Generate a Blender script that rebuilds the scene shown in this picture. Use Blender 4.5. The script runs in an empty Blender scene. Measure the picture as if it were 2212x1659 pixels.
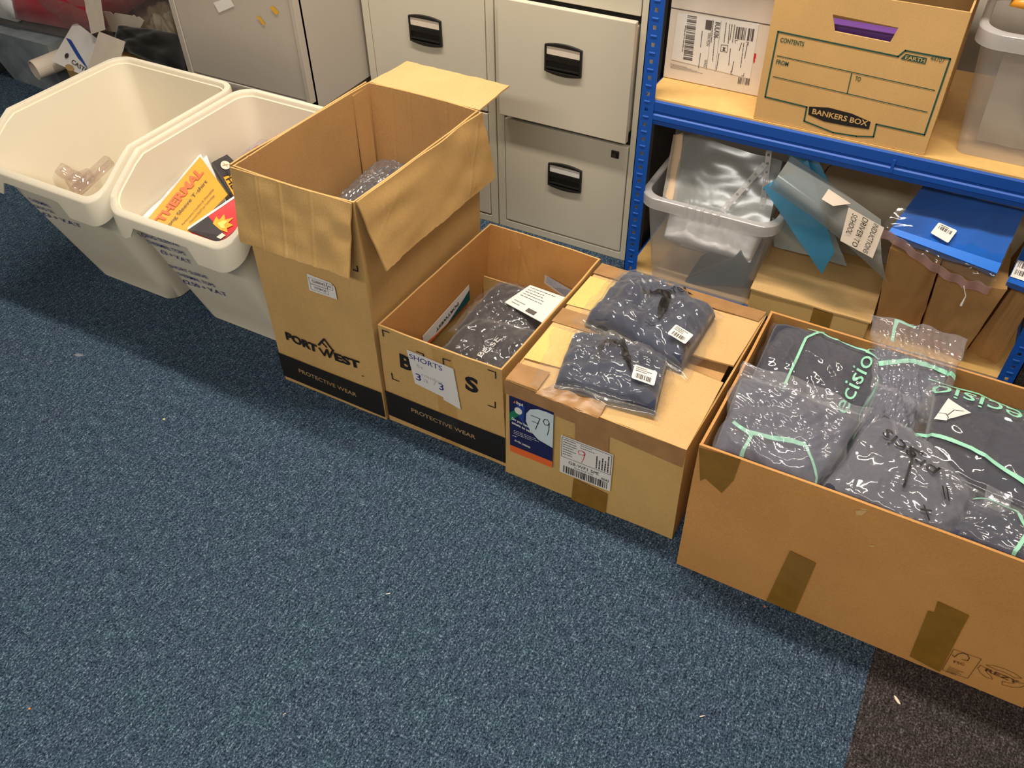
import bpy, bmesh, math, random
from mathutils import Vector, Matrix, noise
V = Vector
random.seed(7)
sc = bpy.context.scene
col = sc.collection

# ------------------------------------------------------------------ camera
W_, H_ = 2212., 1659.
YAW, PITCH, ROLL, FPX, CH = -.50572, .76077, .01466, 1858., 1.5
fwd = V((math.sin(YAW)*math.cos(PITCH), math.cos(YAW)*math.cos(PITCH), -math.sin(PITCH)))
_r = V((math.cos(YAW), -math.sin(YAW), 0)); _d = fwd.cross(_r)
rt = _r*math.cos(ROLL) + _d*math.sin(ROLL)
dn = -_r*math.sin(ROLL) + _d*math.cos(ROLL)
cam_d = bpy.data.cameras.new('camera'); cam = bpy.data.objects.new('camera', cam_d); col.objects.link(cam)
cam_d.sensor_width = 36; cam_d.sensor_fit = 'HORIZONTAL'; cam_d.lens = 36*FPX/W_
cam_d.clip_start = .02
CAM = V((0, 0, CH))
m = Matrix((( rt.x, -dn.x, -fwd.x), (rt.y, -dn.y, -fwd.y), (rt.z, -dn.z, -fwd.z))).to_4x4()
m.translation = CAM
cam.matrix_world = m
sc.camera = cam

# ------------------------------------------------------------------ world, lights, exposure
w = bpy.data.worlds.new('world'); sc.world = w; w.use_nodes = True
w.node_tree.nodes['Background'].inputs[0].default_value = (.75, .82, 1, 1)
w.node_tree.nodes['Background'].inputs[1].default_value = .25
def area(name, loc, sx, sy, power, color, rot=(0, 0, 0)):
    l = bpy.data.lights.new(name, 'AREA'); l.shape = 'RECTANGLE'; l.size = sx; l.size_y = sy
    l.energy = power; l.color = color
    o = bpy.data.objects.new(name, l); col.objects.link(o); o.location = loc; o.rotation_euler = rot
    return o
area('ceiling_tube_back', (-.75, 1.42, 2.52), 2.2, .12, 58, (1, .90, .77))
area('ceiling_tube_front', (-.4, -1.25, 2.52), 2.4, .4, 60, (.97, .93, .86))
sc.view_settings.view_transform = 'Standard'; sc.view_settings.look = 'None'
sc.view_settings.exposure = 0.22; sc.view_settings.gamma = 1.0
sc.view_settings.use_curve_mapping = False

# ------------------------------------------------------------------ pixel rays onto real planes (used to read positions)
def ray(u, v):
    return rt*((u-W_/2)/FPX) + dn*((v-H_/2)/FPX) + fwd
def hit(u, v, p0, n):
    d = ray(u, v); return CAM + d*((V(p0)-CAM).dot(V(n))/d.dot(V(n)))
def PX(u, v, x): return hit(u, v, (x, 0, 0), (1, 0, 0))
def PY(u, v, y): return hit(u, v, (0, y, 0), (0, 1, 0))
def PZ(u, v, z): return hit(u, v, (0, 0, z), (0, 0, 1))

# ------------------------------------------------------------------ materials
def lin(c):
    return tuple(((x/255)/12.92 if x/255 <= .04045 else (((x/255)+.055)/1.055)**2.4) for x in c)
class NT:
    def __init__(s, name):
        s.m = bpy.data.materials.new(name); s.m.use_nodes = True; s.t = s.m.node_tree; s.n = s.t.nodes; s.n.clear()
        s.out = s.n.new('ShaderNodeOutputMaterial')
    def add(s, typ, **kw):
        x = s.n.new(typ)
        for k, v in kw.items(): setattr(x, k, v)
        return x
    def link(s, a, b): s.t.links.new(a, b)
    def coord(s, scale=(1, 1, 1), kind='Object'):
        tc = s.add('ShaderNodeTexCoord'); mp = s.add('ShaderNodeMapping'); mp.inputs['Scale'].default_value = scale
        s.link(tc.outputs[kind], mp.inputs[0]); return mp.outputs[0]
    def noise(s, co, scale, detail=2, rough=.5, dist=0):
        n = s.add('ShaderNodeTexNoise'); n.inputs['Scale'].default_value = scale; n.inputs['Detail'].default_value = detail
        n.inputs['Roughness'].default_value = rough; n.inputs['Distortion'].default_value = dist
        s.link(co, n.inputs['Vector']); return n.outputs[0]
    def ramp(s, fac, stops):
        r = s.add('ShaderNodeValToRGB'); e = r.color_ramp.elements
        while len(e) < len(stops): e.new(.5)
        for k, (p, c) in enumerate(stops): e[k].position = p; e[k].color = (*c, 1) if len(c) == 3 else c
        s.link(fac, r.inputs[0]); return r.outputs[0]
    def mix(s, fac, a, b, typ='MIX'):
        x = s.add('ShaderNodeMix', data_type='RGBA', blend_type=typ)
        for sock, val in ((x.inputs[0], fac), (x.inputs[6], a), (x.inputs[7], b)):
            if isinstance(val, bpy.types.NodeSocket): s.link(val, sock)
            elif isinstance(val, tuple): sock.default_value = (*val, 1)
            else: sock.default_value = val
        return x.outputs[2]
    def bump(s, h, strength, dist=.001, nrm=None):
        b = s.add('ShaderNodeBump'); b.inputs['Strength'].default_value = strength; b.inputs['Distance'].default_value = dist
        s.link(h, b.inputs['Height'])
        if nrm: s.link(nrm, b.inputs['Normal'])
        return b.outputs[0]
    def pbsdf(s, color, rough=.5, metal=0, spec=.5, nrm=None):
        p = s.add('ShaderNodeBsdfPrincipled')
        if isinstance(color, bpy.types.NodeSocket): s.link(color, p.inputs['Base Color'])
        else: p.inputs['Base Color'].default_value = (*color, 1)
        p.inputs['Roughness'].default_value = rough; p.inputs['Metallic'].default_value = metal
        p.inputs['Specular IOR Level'].default_value = spec
        if nrm: s.link(nrm, p.inputs['Normal'])
        return p
    def done(s, shader):
        s.link(shader.outputs[0] if hasattr(shader, 'outputs') else shader, s.out.inputs[0]); return s.m

def simple(name, c, rough=.5, metal=0, var=.06, nscale=12, bump=0, bscale=300, spec=.5):
    t = NT(name); co = t.coord(); c = lin(c)
    n = t.noise(co, nscale, 3)
    a = tuple(x*(1-var) for x in c); b = tuple(min(1, x*(1+var)) for x in c)
    cc = t.ramp(n, [(.3, a), (.7, b)])
    nr = t.bump(t.noise(co, bscale, 2), bump, .0006) if bump else None
    return t.done(t.pbsdf(cc, rough, metal, spec, nr))

def cardboard(name, c, flute='xy', bump=.25, period=7.0, rough=.75):
    t = NT(name); co = t.coord(); c = lin(c)
    n = t.noise(co, 5, 4, .6); f = t.noise(co, 260, 2)
    base = t.ramp(n, [(.25, tuple(x*.88 for x in c)), (.55, c), (.8, tuple(min(1, x*1.09) for x in c))])
    base = t.mix(.16, base, t.ramp(f, [(.3, (.25, .16, .07)), (.7, (.95, .8, .6))]), 'SOFT_LIGHT')
    sp = t.add('ShaderNodeSeparateXYZ'); t.link(co, sp.inputs[0])
    ad = t.add('ShaderNodeMath', operation='ADD')
    if flute == 'xy': t.link(sp.outputs[0], ad.inputs[0]); t.link(sp.outputs[1], ad.inputs[1])
    elif flute == 'x': t.link(sp.outputs[0], ad.inputs[0]); ad.inputs[1].default_value = 0
    else: t.link(sp.outputs[1], ad.inputs[0]); ad.inputs[1].default_value = 0
    mu = t.add('ShaderNodeMath', operation='MULTIPLY'); mu.inputs[1].default_value = 6.283/(period/1000); t.link(ad.outputs[0], mu.inputs[0])
    si = t.add('ShaderNodeMath', operation='SINE'); t.link(mu.outputs[0], si.inputs[0])
    # a few broader flute shadows and creases
    st = t.noise(t.coord((60, 60, 2)), 1.0, 2, .6)
    b1 = t.bump(si.outputs[0], bump*.35, .0005)
    b2 = t.bump(st, bump, .002, b1)
    return t.done(t.pbsdf(base, rough, 0, .3, b2))

def film(name, tint=(1, 1, 1), haze=.08, gloss=.10, rough=.07, wr=.55, wscale=22, hazecol=(.9, .9, .9), wdist=.012):
    t = NT(name); co = t.coord()
    n1 = t.noise(co, wscale, 3, .55, 1.2)
    rd = t.add('ShaderNodeMath', operation='SUBTRACT'); t.link(n1, rd.inputs[0]); rd.inputs[1].default_value = .5
    ab = t.add('ShaderNodeMath', operation='ABSOLUTE'); t.link(rd.outputs[0], ab.inputs[0])
    mk = t.ramp(t.noise(co, wscale*.28, 2), [(.50, (0, 0, 0)), (.64, (1, 1, 1))])
    ml_ = t.add('ShaderNodeMath', operation='MULTIPLY'); t.link(ab.outputs[0], ml_.inputs[0]); t.link(mk, ml_.inputs[1])
    nb = t.bump(ml_.outputs[0], wr, wdist)
    tr = t.add('ShaderNodeBsdfTransparent'); tr.inputs[0].default_value = (*tint, 1)
    df = t.add('ShaderNodeBsdfDiffuse'); df.inputs[0].default_value = (*hazecol, 1)
    tl = t.add('ShaderNodeBsdfTranslucent'); tl.inputs[0].default_value = (*hazecol, 1)
    dd = t.add('ShaderNodeMixShader'); dd.inputs[0].default_value = .4; t.link(df.outputs[0], dd.inputs[1]); t.link(tl.outputs[0], dd.inputs[2])
    gl = t.add('ShaderNodeBsdfGlossy'); gl.inputs['Roughness'].default_value = rough; t.link(nb, gl.inputs['Normal'])
    lw = t.add('ShaderNodeLayerWeight'); lw.inputs[0].default_value = .35; t.link(nb, lw.inputs['Normal'])
    m1 = t.add('ShaderNodeMixShader'); m1.inputs[0].default_value = haze
    t.link(tr.outputs[0], m1.inputs[1]); t.link(dd.outputs[0], m1.inputs[2])
    mr = t.add('ShaderNodeMapRange'); mr.inputs[3].default_value = gloss; mr.inputs[4].default_value = min(1, gloss+.5)
    pw = t.add('ShaderNodeMath', operation='POWER'); t.link(lw.outputs['Facing'], pw.inputs[0]); pw.inputs[1].default_value = 3.0
    t.link(pw.outputs[0], mr.inputs[0])
    m2 = t.add('ShaderNodeMixShader'); t.link(mr.outputs[0], m2.inputs[0])
    t.link(m1.outputs[0], m2.inputs[1]); t.link(gl.outputs[0], m2.inputs[2])
    return t.done(m2)

def fabric(name, c, scale=420):
    t = NT(name); co = t.coord(); c = lin(c)
    n = t.noise(co, 9, 3); f = t.noise(co, scale, 2)
    base = t.ramp(n, [(.3, tuple(x*.75 for x in c)), (.7, tuple(x*1.25 for x in c))])
    nb = t.bump(f, .5, .001)
    p = t.pbsdf(base, .85, 0, .3, nb); p.inputs['Sheen Weight'].default_value = .35; p.inputs['Sheen Roughness'].default_value = .5
    return t.done(p)

def carpet(name, stops, tint_a, tint_b):
    t = NT(name); co = t.coord((1, .72, 1), 'Object')
    n = t.noise(co, 300, 3, .75)
    n2 = t.noise(t.coord((1, .25, 1)), 160, 2, .6)
    s = t.add('ShaderNodeMath', operation='MULTIPLY_ADD'); t.link(n, s.inputs[0]); s.inputs[1].default_value = .75
    s2 = t.add('ShaderNodeMath', operation='MULTIPLY'); t.link(n2, s2.inputs[0]); s2.inputs[1].default_value = .25
    t.link(s2.outputs[0], s.inputs[2])
    c = t.ramp(s.outputs[0], stops)
    lo = t.noise(t.coord(), 11, 4, .65)
    c = t.mix(.55, c, t.ramp(lo, [(.38, tint_a), (.62, tint_b)]), 'MULTIPLY')
    nb = t.bump(s.outputs[0], 1.0, .004)
    return t.done(t.pbsdf(c, .95, 0, .15, nb))

M = {}
M['blue_carpet'] = carpet('blue_carpet', [(.37, lin((14, 22, 32))), (.47, lin((50, 66, 84))), (.56, lin((82, 102, 120))), (.66, lin((158, 178, 188)))],
                          (.88, .84, 1.0), (.82, 1.0, .98))
M['black_carpet'] = carpet('black_carpet', [(.36, lin((20, 17, 18))), (.47, lin((50, 45, 46))), (.56, lin((80, 74, 74))), (.69, lin((140, 134, 130)))],
                           (1.0, .9, .92), (.88, .95, .88))
M['wall'] = simple('painted_wall', (205, 196, 180), .8, bump=.1)
M['ceiling'] = simple('ceiling_tile_white', (225, 222, 215), .9)
M['kraft'] = cardboard('kraft_card', (203, 164, 106))
M['kraft_in'] = cardboard('kraft_card_inside', (196, 154, 102), bump=.4)
M['kraft_pale'] = cardboard('kraft_card_pale', (206, 170, 108), bump=.12)
M['kraft_orange'] = cardboard('kraft_card_orange', (204, 150, 88), bump=.12)
M['kraft_top'] = cardboard('kraft_card_top', (214, 177, 122), bump=.1)
M['banker'] = cardboard('smooth_kraft_card', (218, 176, 116), bump=.06)
M['paper_bag'] = cardboard('kraft_paper', (196, 152, 98), bump=.35)
M['torn'] = cardboard('torn_card_grain', (236, 200, 122), 'x', .5, 9.0)
M['edge'] = simple('card_edge', (176, 132, 80), .9, var=.2, nscale=200)
M['brown_tape'] = simple('brown_tape', (168, 126, 80), .38, var=.12, nscale=30, bump=.4, bscale=40)
M['olive_tape'] = simple('olive_tape', (142, 104, 38), .25, var=.1, nscale=30, bump=.3, bscale=30)
M['clear_tape'] = film('clear_tape', (.98, .95, .86), .0, .05, .15, .2)
M['ink'] = simple('black_ink', (28, 24, 22), .6, var=.1)
M['grey_ink'] = simple('grey_ink', (90, 82, 80), .7, var=.1)
M['brown_ink'] = simple('brown_ink', (88, 56, 26), .7)
M['blue_ink'] = simple('blue_marker', (46, 52, 130), .6)
M['faded_ink'] = simple('faded_marker', (176, 172, 178), .7)
M['green_ink'] = simple('green_ink', (38, 82, 68), .7)
M['red_ink'] = simple('red_ink', (200, 40, 50), .6)
M['mint'] = simple('mint_print', (150, 214, 184), .5)
M['gold_ink'] = simple('gold_ink', (176, 144, 100), .6)
M['paper'] = simple('white_paper', (226, 222, 218), .7, var=.03)
M['paper_warm'] = simple('warm_paper', (228, 214, 196), .75, var=.03)
M['label'] = simple('white_label', (232, 228, 222), .45, var=.03)
M['navy_print'] = simple('navy_print', (30, 32, 82), .45)
M['blue_print'] = simple('blue_print', (34, 70, 150), .45)
M['pale_print'] = simple('pale_print', (206, 220, 226), .45)
M['orange_print'] = simple('orange_print', (236, 108, 44), .45)
M['green_print'] = simple('green_print', (30, 120, 84), .45)
M['teal_print'] = simple('teal_print', (12, 84, 92), .45)
M['yellow_print'] = simple('yellow_print', (226, 168, 34), .35)
M['red_print'] = simple('red_print', (206, 56, 60), .35)
M['flame'] = simple('flame_print', (250, 170, 50), .4)
M['flame2'] = simple('flame_print_pale', (250, 214, 110), .4)
M['charcoal_print'] = simple('charcoal_print', (58, 54, 58), .35)
M['bin_plastic'] = simple('white_bin_plastic', (236, 226, 204), .42, var=.03, nscale=5, bump=.12, bscale=500)
M['cab'] = simple('cream_grey_steel', (212, 204, 184), .38, var=.02, nscale=3, bump=.08, bscale=700)
M['cab_dark'] = simple('dark_gap', (26, 22, 22), .8)
M['cupboard'] = simple('grey_steel', (186, 176, 164), .42, var=.03, nscale=3, bump=.08, bscale=700)
M['black_plastic'] = simple('black_plastic', (34, 32, 30), .38, var=.1, bump=.2, bscale=500)
M['metal'] = simple('worn_metal', (120, 112, 96), .3, metal=.9)
M['blue_steel'] = simple('blue_painted_steel', (12, 82, 178), .5, var=.04, nscale=6)
M['shelf_board'] = simple('chipboard', (222, 180, 110), .6, var=.06, nscale=40, bump=.15, bscale=250)
M['tub'] = film('milky_clear_plastic', (.95, .95, .96), .24, .06, .18, .2, 14, (.97, .96, .95))
M['tub_rim'] = film('milky_clear_rim', (.93, .93, .94), .42, .07, .2, .15, 14, (.98, .96, .95))
M['film'] = film('clear_film', (.98, .98, .98), .085, .055, .07, .22, 14, wdist=.01)
M['film_haze'] = film('hazy_film', (.95, .95, .96), .22, .06, .10, .22, 14, (.84, .84, .92), .01)
M['film_calm'] = film('calm_film', (.98, .98, .98), .03, .03, .06, .15, 6)
M['film_soft'] = film('smooth_film', (.96, .96, .97), .10, .06, .10, .5, 12)
M['grey_pocket'] = film('grey_clear_pocket', (.86, .88, .88), .28, .05, .16, .15, 6, (.74, .76, .73))
M['blue_pocket'] = film('blue_clear_pocket', (.30, .68, .90), .40, .05, .14, .2, 6, (.16, .56, .82))
M['pink_film'] = film('pinkish_film', (.95, .82, .80), .30, .07, .1, .9, 30, (.86, .66, .64))
M['navy'] = fabric('navy_knit', (46, 53, 76), 260)
M['navy2'] = fabric('dark_navy_jersey', (44, 46, 64))
M['slate'] = fabric('slate_jersey', (56, 60, 80))
M['black_cloth'] = fabric('black_jersey', (38, 35, 40))
M['deep_black'] = fabric('dull_black_cloth', (12, 11, 12))
M['white_cloth'] = fabric('white_cloth', (228, 226, 226))
M['blue_cloth'] = fabric('bright_blue_cloth', (10, 88, 180))
M['bright_blue'] = simple('bright_blue_card', (18, 120, 232), .5)
M['red_cloth'] = fabric('red_cloth', (168, 30, 48))
M['green_cloth'] = fabric('green_cloth', (60, 92, 72))
M['purple'] = simple('purple_card', (104, 60, 140), .7)
M['amber'] = simple('amber_padded_paper', (224, 150, 50), .3, bump=.6, bscale=30)
M['bubble'] = film('bubble_wrap_film', (.75, .74, .76), .24, .16, .12, .8, 60, (.5, .48, .5))
M['grey_bag'] = simple('pale_grey_bag', (168, 156, 136), .5, bump=.5, bscale=20)
M['dark_grey'] = simple('dark_grey_card', (58, 58, 58), .7)

# ------------------------------------------------------------------ object helpers
def link(name, me, mat, parent=None):
    o = bpy.data.objects.new(name, me); col.objects.link(o)
    if mat is not None and not me.materials: me.materials.append(mat)
    if parent is not None: o.parent = parent; o.matrix_parent_inverse = parent.matrix_world.inverted()
    return o
def thing(name, label, cat, loc, group=None):
    o = bpy.data.objects.new(name, None); col.objects.link(o); o.location = loc; o.empty_display_size = .05
    o['label'] = label; o['category'] = cat
    if group: o['group'] = group
    o.matrix_world = Matrix.Translation(V(loc))
    return o
def tag(o, label, cat, group=None):
    o['label'] = label; o['category'] = cat
    if group: o['group'] = group
    return o
def mesh_obj(name, verts, faces, mat, parent=None, smooth=False, fix=True):
    me = bpy.data.meshes.new(name); 
    off = parent.matrix_world.translation if parent is not None else V((0, 0, 0))
    me.from_pydata([V(v)-off for v in verts], [], faces)
    if fix:
        bm = bmesh.new(); bm.from_mesh(me); bmesh.ops.remove_doubles(bm, verts=bm.verts, dist=1e-6)
        bmesh.ops.recalc_face_normals(bm, faces=bm.faces); bm.to_mesh(me); bm.free()
    if smooth:
        for p in me.polygons: p.use_smooth = True
    o = bpy.data.objects.new(name, me); col.objects.link(o)
    if mat is not None: me.materials.append(mat)
    if parent is not None:
        o.parent = parent
    return o
# a child's mesh is stored relative to the top thing's origin; sub-parts use the same origin through their parent
def child_of(o, parent):
    o.parent = parent; return o
class B:
    "collects boxes, prisms and quads into one mesh"
    def __init__(s): s.v = []; s.f = []
    def box(s, x0, x1, y0, y1, z0, z1):
        k = len(s.v)
        s.v += [(x, y, z) for z in (z0, z1) for y in (y0, y1) for x in (x0, x1)]
        s.f += [tuple(k+i for i in q) for q in ((0, 2, 3, 1), (4, 5, 7, 6), (0, 1, 5, 4), (2, 6, 7, 3), (0, 4, 6, 2), (1, 3, 7, 5))]
        return s
    def hexa(s, b4, t4):
        k = len(s.v); s.v += [tuple(p) for p in b4]+[tuple(p) for p in t4]
        s.f += [tuple(k+i for i in q) for q in ((3, 2, 1, 0), (4, 5, 6, 7), (0, 1, 5, 4), (1, 2, 6, 5), (2, 3, 7, 6), (3, 0, 4, 7))]
        return s
    def prism(s, pts, d):
        "polygon pts (3D) extruded by vector d"
        k = len(s.v); n = len(pts); d = V(d)
        s.v += [tuple(V(p)) for p in pts]+[tuple(V(p)+d) for p in pts]
        s.f += [tuple(range(k, k+n))[::-1], tuple(range(k+n, k+2*n))]
        s.f += [(k+i, k+(i+1) % n, k+n+(i+1) % n, k+n+i) for i in range(n)]
        return s
    def ringplate(s, outer, inner, d):
        k = len(s.v); n = len(outer); d = V(d)
        for P in (outer, inner):
            s.v += [tuple(V(p)) for p in P]
        for P in (outer, inner):
            s.v += [tuple(V(p)+d) for p in P]
        for i in range(n):
            j = (i+1) % n
            o0, o1, i0, i1 = k+i, k+j, k+n+i, k+n+j
            s.f += [(o0, o1, i1, i0), (o0+2*n, i0+2*n, i1+2*n, o1+2*n), (o0, o0+2*n, o1+2*n, o1), (i0, i1, i1+2*n, i0+2*n)]
        return s
    def tube(s, pts, r, n=8):
        pts = [V(p) for p in pts]; k = len(s.v)
        for i, p in enumerate(pts):
            a = (pts[min(i+1, len(pts)-1)]-pts[max(i-1, 0)]).normalized()
            u = a.orthogonal().normalized(); w2 = a.cross(u)
            rr = r[i] if isinstance(r, (list, tuple)) else r
            for j in range(n):
                t = 2*math.pi*j/n; s.v.append(tuple(p+(u*math.cos(t)+w2*math.sin(t))*rr))
        for i in range(len(pts)-1):
            for j in range(n):
                a0 = k+i*n+j; a1 = k+i*n+(j+1) % n
                s.f.append((a0, a1, a1+n, a0+n))
        s.f.append(tuple(k+j for j in range(n))[::-1]); s.f.append(tuple(k+(len(pts)-1)*n+j for j in range(n)))
        return s
    def build(s, name, mat, parent=None, bevel=0, smooth=False, fix=False):
        o = mesh_obj(name, s.v, s.f, mat, parent, smooth, fix)
        if bevel:
            md = o.modifiers.new('bevel', 'BEVEL'); md.width = bevel; md.segments = 2; md.limit_method = 'ANGLE'; md.angle_limit = .6
            md.harden_normals = False
        return o
def sub(o, parent):
    "make o (built with the same top thing as frame) a sub-part of part parent"
    o.parent = parent; return o

def sheet(name, fn, nu, nv, thick, mat, parent=None, smooth=True):
    "thin closed sheet over fn(u,v) (0..1): real thickness"
    P = [[V(fn(i/nu, j/nv)) for i in range(nu+1)] for j in range(nv+1)]
    def nrm(i, j):
        a = P[j][min(i+1, nu)]-P[j][max(i-1, 0)]; b = P[min(j+1, nv)][i]-P[max(j-1, 0)][i]
        n = a.cross(b); return n.normalized() if n.length > 1e-12 else V((0, 0, 1))
    v = []; f = []; W = nu+1; N = W*(nv+1)
    for j in range(nv+1):
        for i in range(W): v.append(P[j][i])
    if thick:
        for j in range(nv+1):
            for i in range(W): v.append(P[j][i]-nrm(i, j)*thick)
    idx = lambda i, j: j*W+i
    for j in range(nv):
        for i in range(nu):
            a, b, c, d = idx(i, j), idx(i+1, j), idx(i+1, j+1), idx(i, j+1)
            f.append((a, b, c, d))
            if thick: f.append((a+N, d+N, c+N, b+N))
    if thick:
        for i in range(nu):
            a, b = idx(i, 0), idx(i+1, 0); f.append((a, a+N, b+N, b))
            a, b = idx(i, nv), idx(i+1, nv); f.append((a, b, b+N, a+N))
        for j in range(nv):
            a, b = idx(0, j), idx(0, j+1); f.append((a, b, b+N, a+N))
            a, b = idx(nu, j), idx(nu, j+1); f.append((a, a+N, b+N, b))
    o = mesh_obj(name, v, f, mat, parent, smooth, False)
    if smooth and thick:
        o.data.set_sharp_from_angle(angle=.9)
    return o
def bil(p00, p10, p11, p01):
    p00, p10, p11, p01 = V(p00), V(p10), V(p11), V(p01)
    return lambda u, v: p00*(1-u)*(1-v)+p10*u*(1-v)+p11*u*v+p01*(1-u)*v
def panel(name, q, thick, mat, parent, nu=10, nv=6, warp=.0015, seed=0, edge=0.0, bow=0.0, cr=None):
    "cardboard panel over the quad q, slightly warped; edge = raggedness of the v=1 edge; bow = bulge along the normal"
    f0 = bil(*q); n = (V(q[1])-V(q[0])).cross(V(q[3])-V(q[0])).normalized(); vd = (V(q[3])-V(q[0])).normalized(); Lu = (V(q[1])-V(q[0])).length; Lv = (V(q[3])-V(q[0])).length
    def fn(u, v):
        p = f0(u, v)
        k = math.sin(math.pi*u)
        p = p + n*(warp*noise.noise(V((u*5+seed, v*4, seed*1.7)))+bow*k*v)
        if cr:
            for (a0, b0, a1, b1, dp) in cr:
                dx, dy = a1-a0, b1-b0; L2 = dx*dx+dy*dy; k2 = ((u-a0)*dx+(v-b0)*dy)/L2
                k2 = max(0, min(1, k2)); dd = math.hypot((u-a0-k2*dx)*Lu, (v-b0-k2*dy)*Lv)
                if dd < .004: p = p - n*(dp*.8*(1-dd/.004))
        if edge: p = p + vd*(edge*noise.noise(V((u*9, seed, 3)))+edge*.4*noise.noise(V((u*40, seed, 5))))*max(0, v*2-1)
        return p
    return sheet(name, fn, nu, nv, thick, mat, parent), fn

# ------------------------------------------------------------------ printing: flat marks laid on a surface
def text_data(s, bold=.0):
    c = bpy.data.curves.new('t', 'FONT'); c.body = s; c.size = 1; c.offset = bold; c.resolution_u = 3
    o = bpy.data.objects.new('t', c); col.objects.link(o)
    bpy.context.view_layer.update()
    me = bpy.data.meshes.new_from_object(o.evaluated_get(bpy.context.evaluated_depsgraph_get()))
    vs = [(v.co.x, v.co.y) for v in me.vertices]; fs = [tuple(p.vertices) for p in me.polygons]
    bpy.data.objects.remove(o); bpy.data.curves.remove(c); bpy.data.meshes.remove(me)
    return vs, fs
class Print:
    def __init__(s): s.v = []; s.f = []
    def text(s, t, p0, p1, h, bold=.02, flip=False, shear=0):
        "caps height h, baseline from p0 to p1 in local 2D; flip mirrors the letters' up direction"
        vs, fs = text_data(t, bold)
        if not vs: return s
        s.mark('lettering')
        x0 = min(v[0] for v in vs); x1 = max(v[0] for v in vs)
        cap = .73
        a = V(p0); b = V(p1); d = b-a; L = d.length; d.normalize(); n = V((-d.y, d.x))*(-1 if flip else 1)
        k = len(s.v)
        for x, y in vs:
            s.v.append(a + d*((x-x0)/(x1-x0)*L + shear*y/cap*h) + n*(y/cap*h))
        s.f += [tuple(k+i for i in f) for f in fs]
        return s
    def poly(s, pts):
        k = len(s.v); s.v += [V(p) for p in pts]; s.f.append(tuple(range(k, k+len(pts)))); return s
    def rect(s, x0, y0, x1, y1): return s.poly([(x0, y0), (x1, y0), (x1, y1), (x0, y1)])
    def line(s, pts, w):
        pts = [V(p) for p in pts]; s.mark('printed_line')
        for a, b in zip(pts, pts[1:]):
            d = (b-a)
            if d.length < 1e-9: continue
            d.normalize(); n = V((-d.y, d.x))*w/2; e = d*w*.3
            s.poly([a-n-e, b-n+e, b+n+e, a+n-e])
        return s
    def frame(s, pts, w): return s.line(list(pts)+[pts[0]], w)
    def disc(s, c, rx, ry=None, n=20, a0=0, a1=2*math.pi):
        ry = ry or rx
        return s.poly([(c[0]+rx*math.cos(a0+(a1-a0)*i/n), c[1]+ry*math.sin(a0+(a1-a0)*i/n)) for i in range(n)])
    def barcode(s, x0, y0, x1, y1, n=34, seed=1, vertical=False):
        r = random.Random(seed); tot = 0; ws = []
        for i in range(n*2): ws.append(r.choice((1, 1, 2, 3)))
        S = sum(ws); p = 0
        for i, q in enumerate(ws):
            a, b = p/S, (p+q)/S; p += q
            if i % 2 == 0:
                if vertical: s.rect(x0, y0+(y1-y0)*a, x1, y0+(y1-y0)*b)
                else: s.rect(x0+(x1-x0)*a, y0, x0+(x1-x0)*b, y1)
        return s
    def scribble(s, x0, y0, x1, y1, rows, w, seed=2, vertical=False):
        "lines of unreadable small print"
        s.mark('small_print')
        r = random.Random(seed)
        for k in range(rows):
            t = (k+.5)/rows; p = 0
            e = .55+.45*r.random()
            while p < e:
                q = p+r.uniform(.04, .14)
                if vertical: s.rect(x0+(x1-x0)*t-w/2, y0+(y1-y0)*p, x0+(x1-x0)*t+w/2, y0+(y1-y0)*min(q, e))
                else: s.rect(x0+(x1-x0)*p, y0+(y1-y0)*t-w/2, x0+(x1-x0)*min(q, e), y0+(y1-y0)*t+w/2)
                p = q+r.uniform(.015, .03)
        return s
    def mark(s, kind):
        s.g = getattr(s, 'g', []); s.g.append((kind, len(s.v), len(s.f))); return s
    def split_build(s, mat, parent, mp, maxlen=None):
        "every word and every line its own part"
        g = s.g+[('', len(s.v), len(s.f))]
        for (k, v0, f0), (_, v1, f1) in zip(g, g[1:]):
            q = Print(); q.v = s.v[v0:v1]; q.f = [tuple(i-v0 for i in f) for f in s.f[f0:f1]]
            if q.f: q.build(k, mat, parent, mp, maxlen=maxlen)
    def build(s, name, mat, parent, mp, cut=0, maxlen=None):
        me = bpy.data.meshes.new(name); me.from_pydata([(v[0], v[1], 0) for v in s.v], [], s.f)
        bm = bmesh.new(); bm.from_mesh(me)
        if maxlen:
            bmesh.ops.triangulate(bm, faces=bm.faces)
            for _ in range(6):
                e = [x for x in bm.edges if x.calc_length() > maxlen]
                if not e: break
                bmesh.ops.subdivide_edges(bm, edges=e, cuts=1, use_grid_fill=False)
                bmesh.ops.triangulate(bm, faces=[f for f in bm.faces if len(f.verts) > 3])
        off = V((0, 0, 0)); q = parent
        while q is not None: top = q; q = q.parent
        off = top.matrix_world.translation if parent is not None else off
        for v in bm.verts: v.co = V(mp(v.co.x, v.co.y))-off
        bm.to_mesh(me); bm.free()
        o = bpy.data.objects.new(name, me); col.objects.link(o); me.materials.append(mat)
        if parent is not None: o.parent = parent
        return o
def onY(y): return lambda s, t: V((s, y, t))
def xz(u, v, y):
    p = PY(u, v, y); return (p.x, p.z)

def top_of(o):
    while o.parent: o = o.parent
    return o

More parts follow.
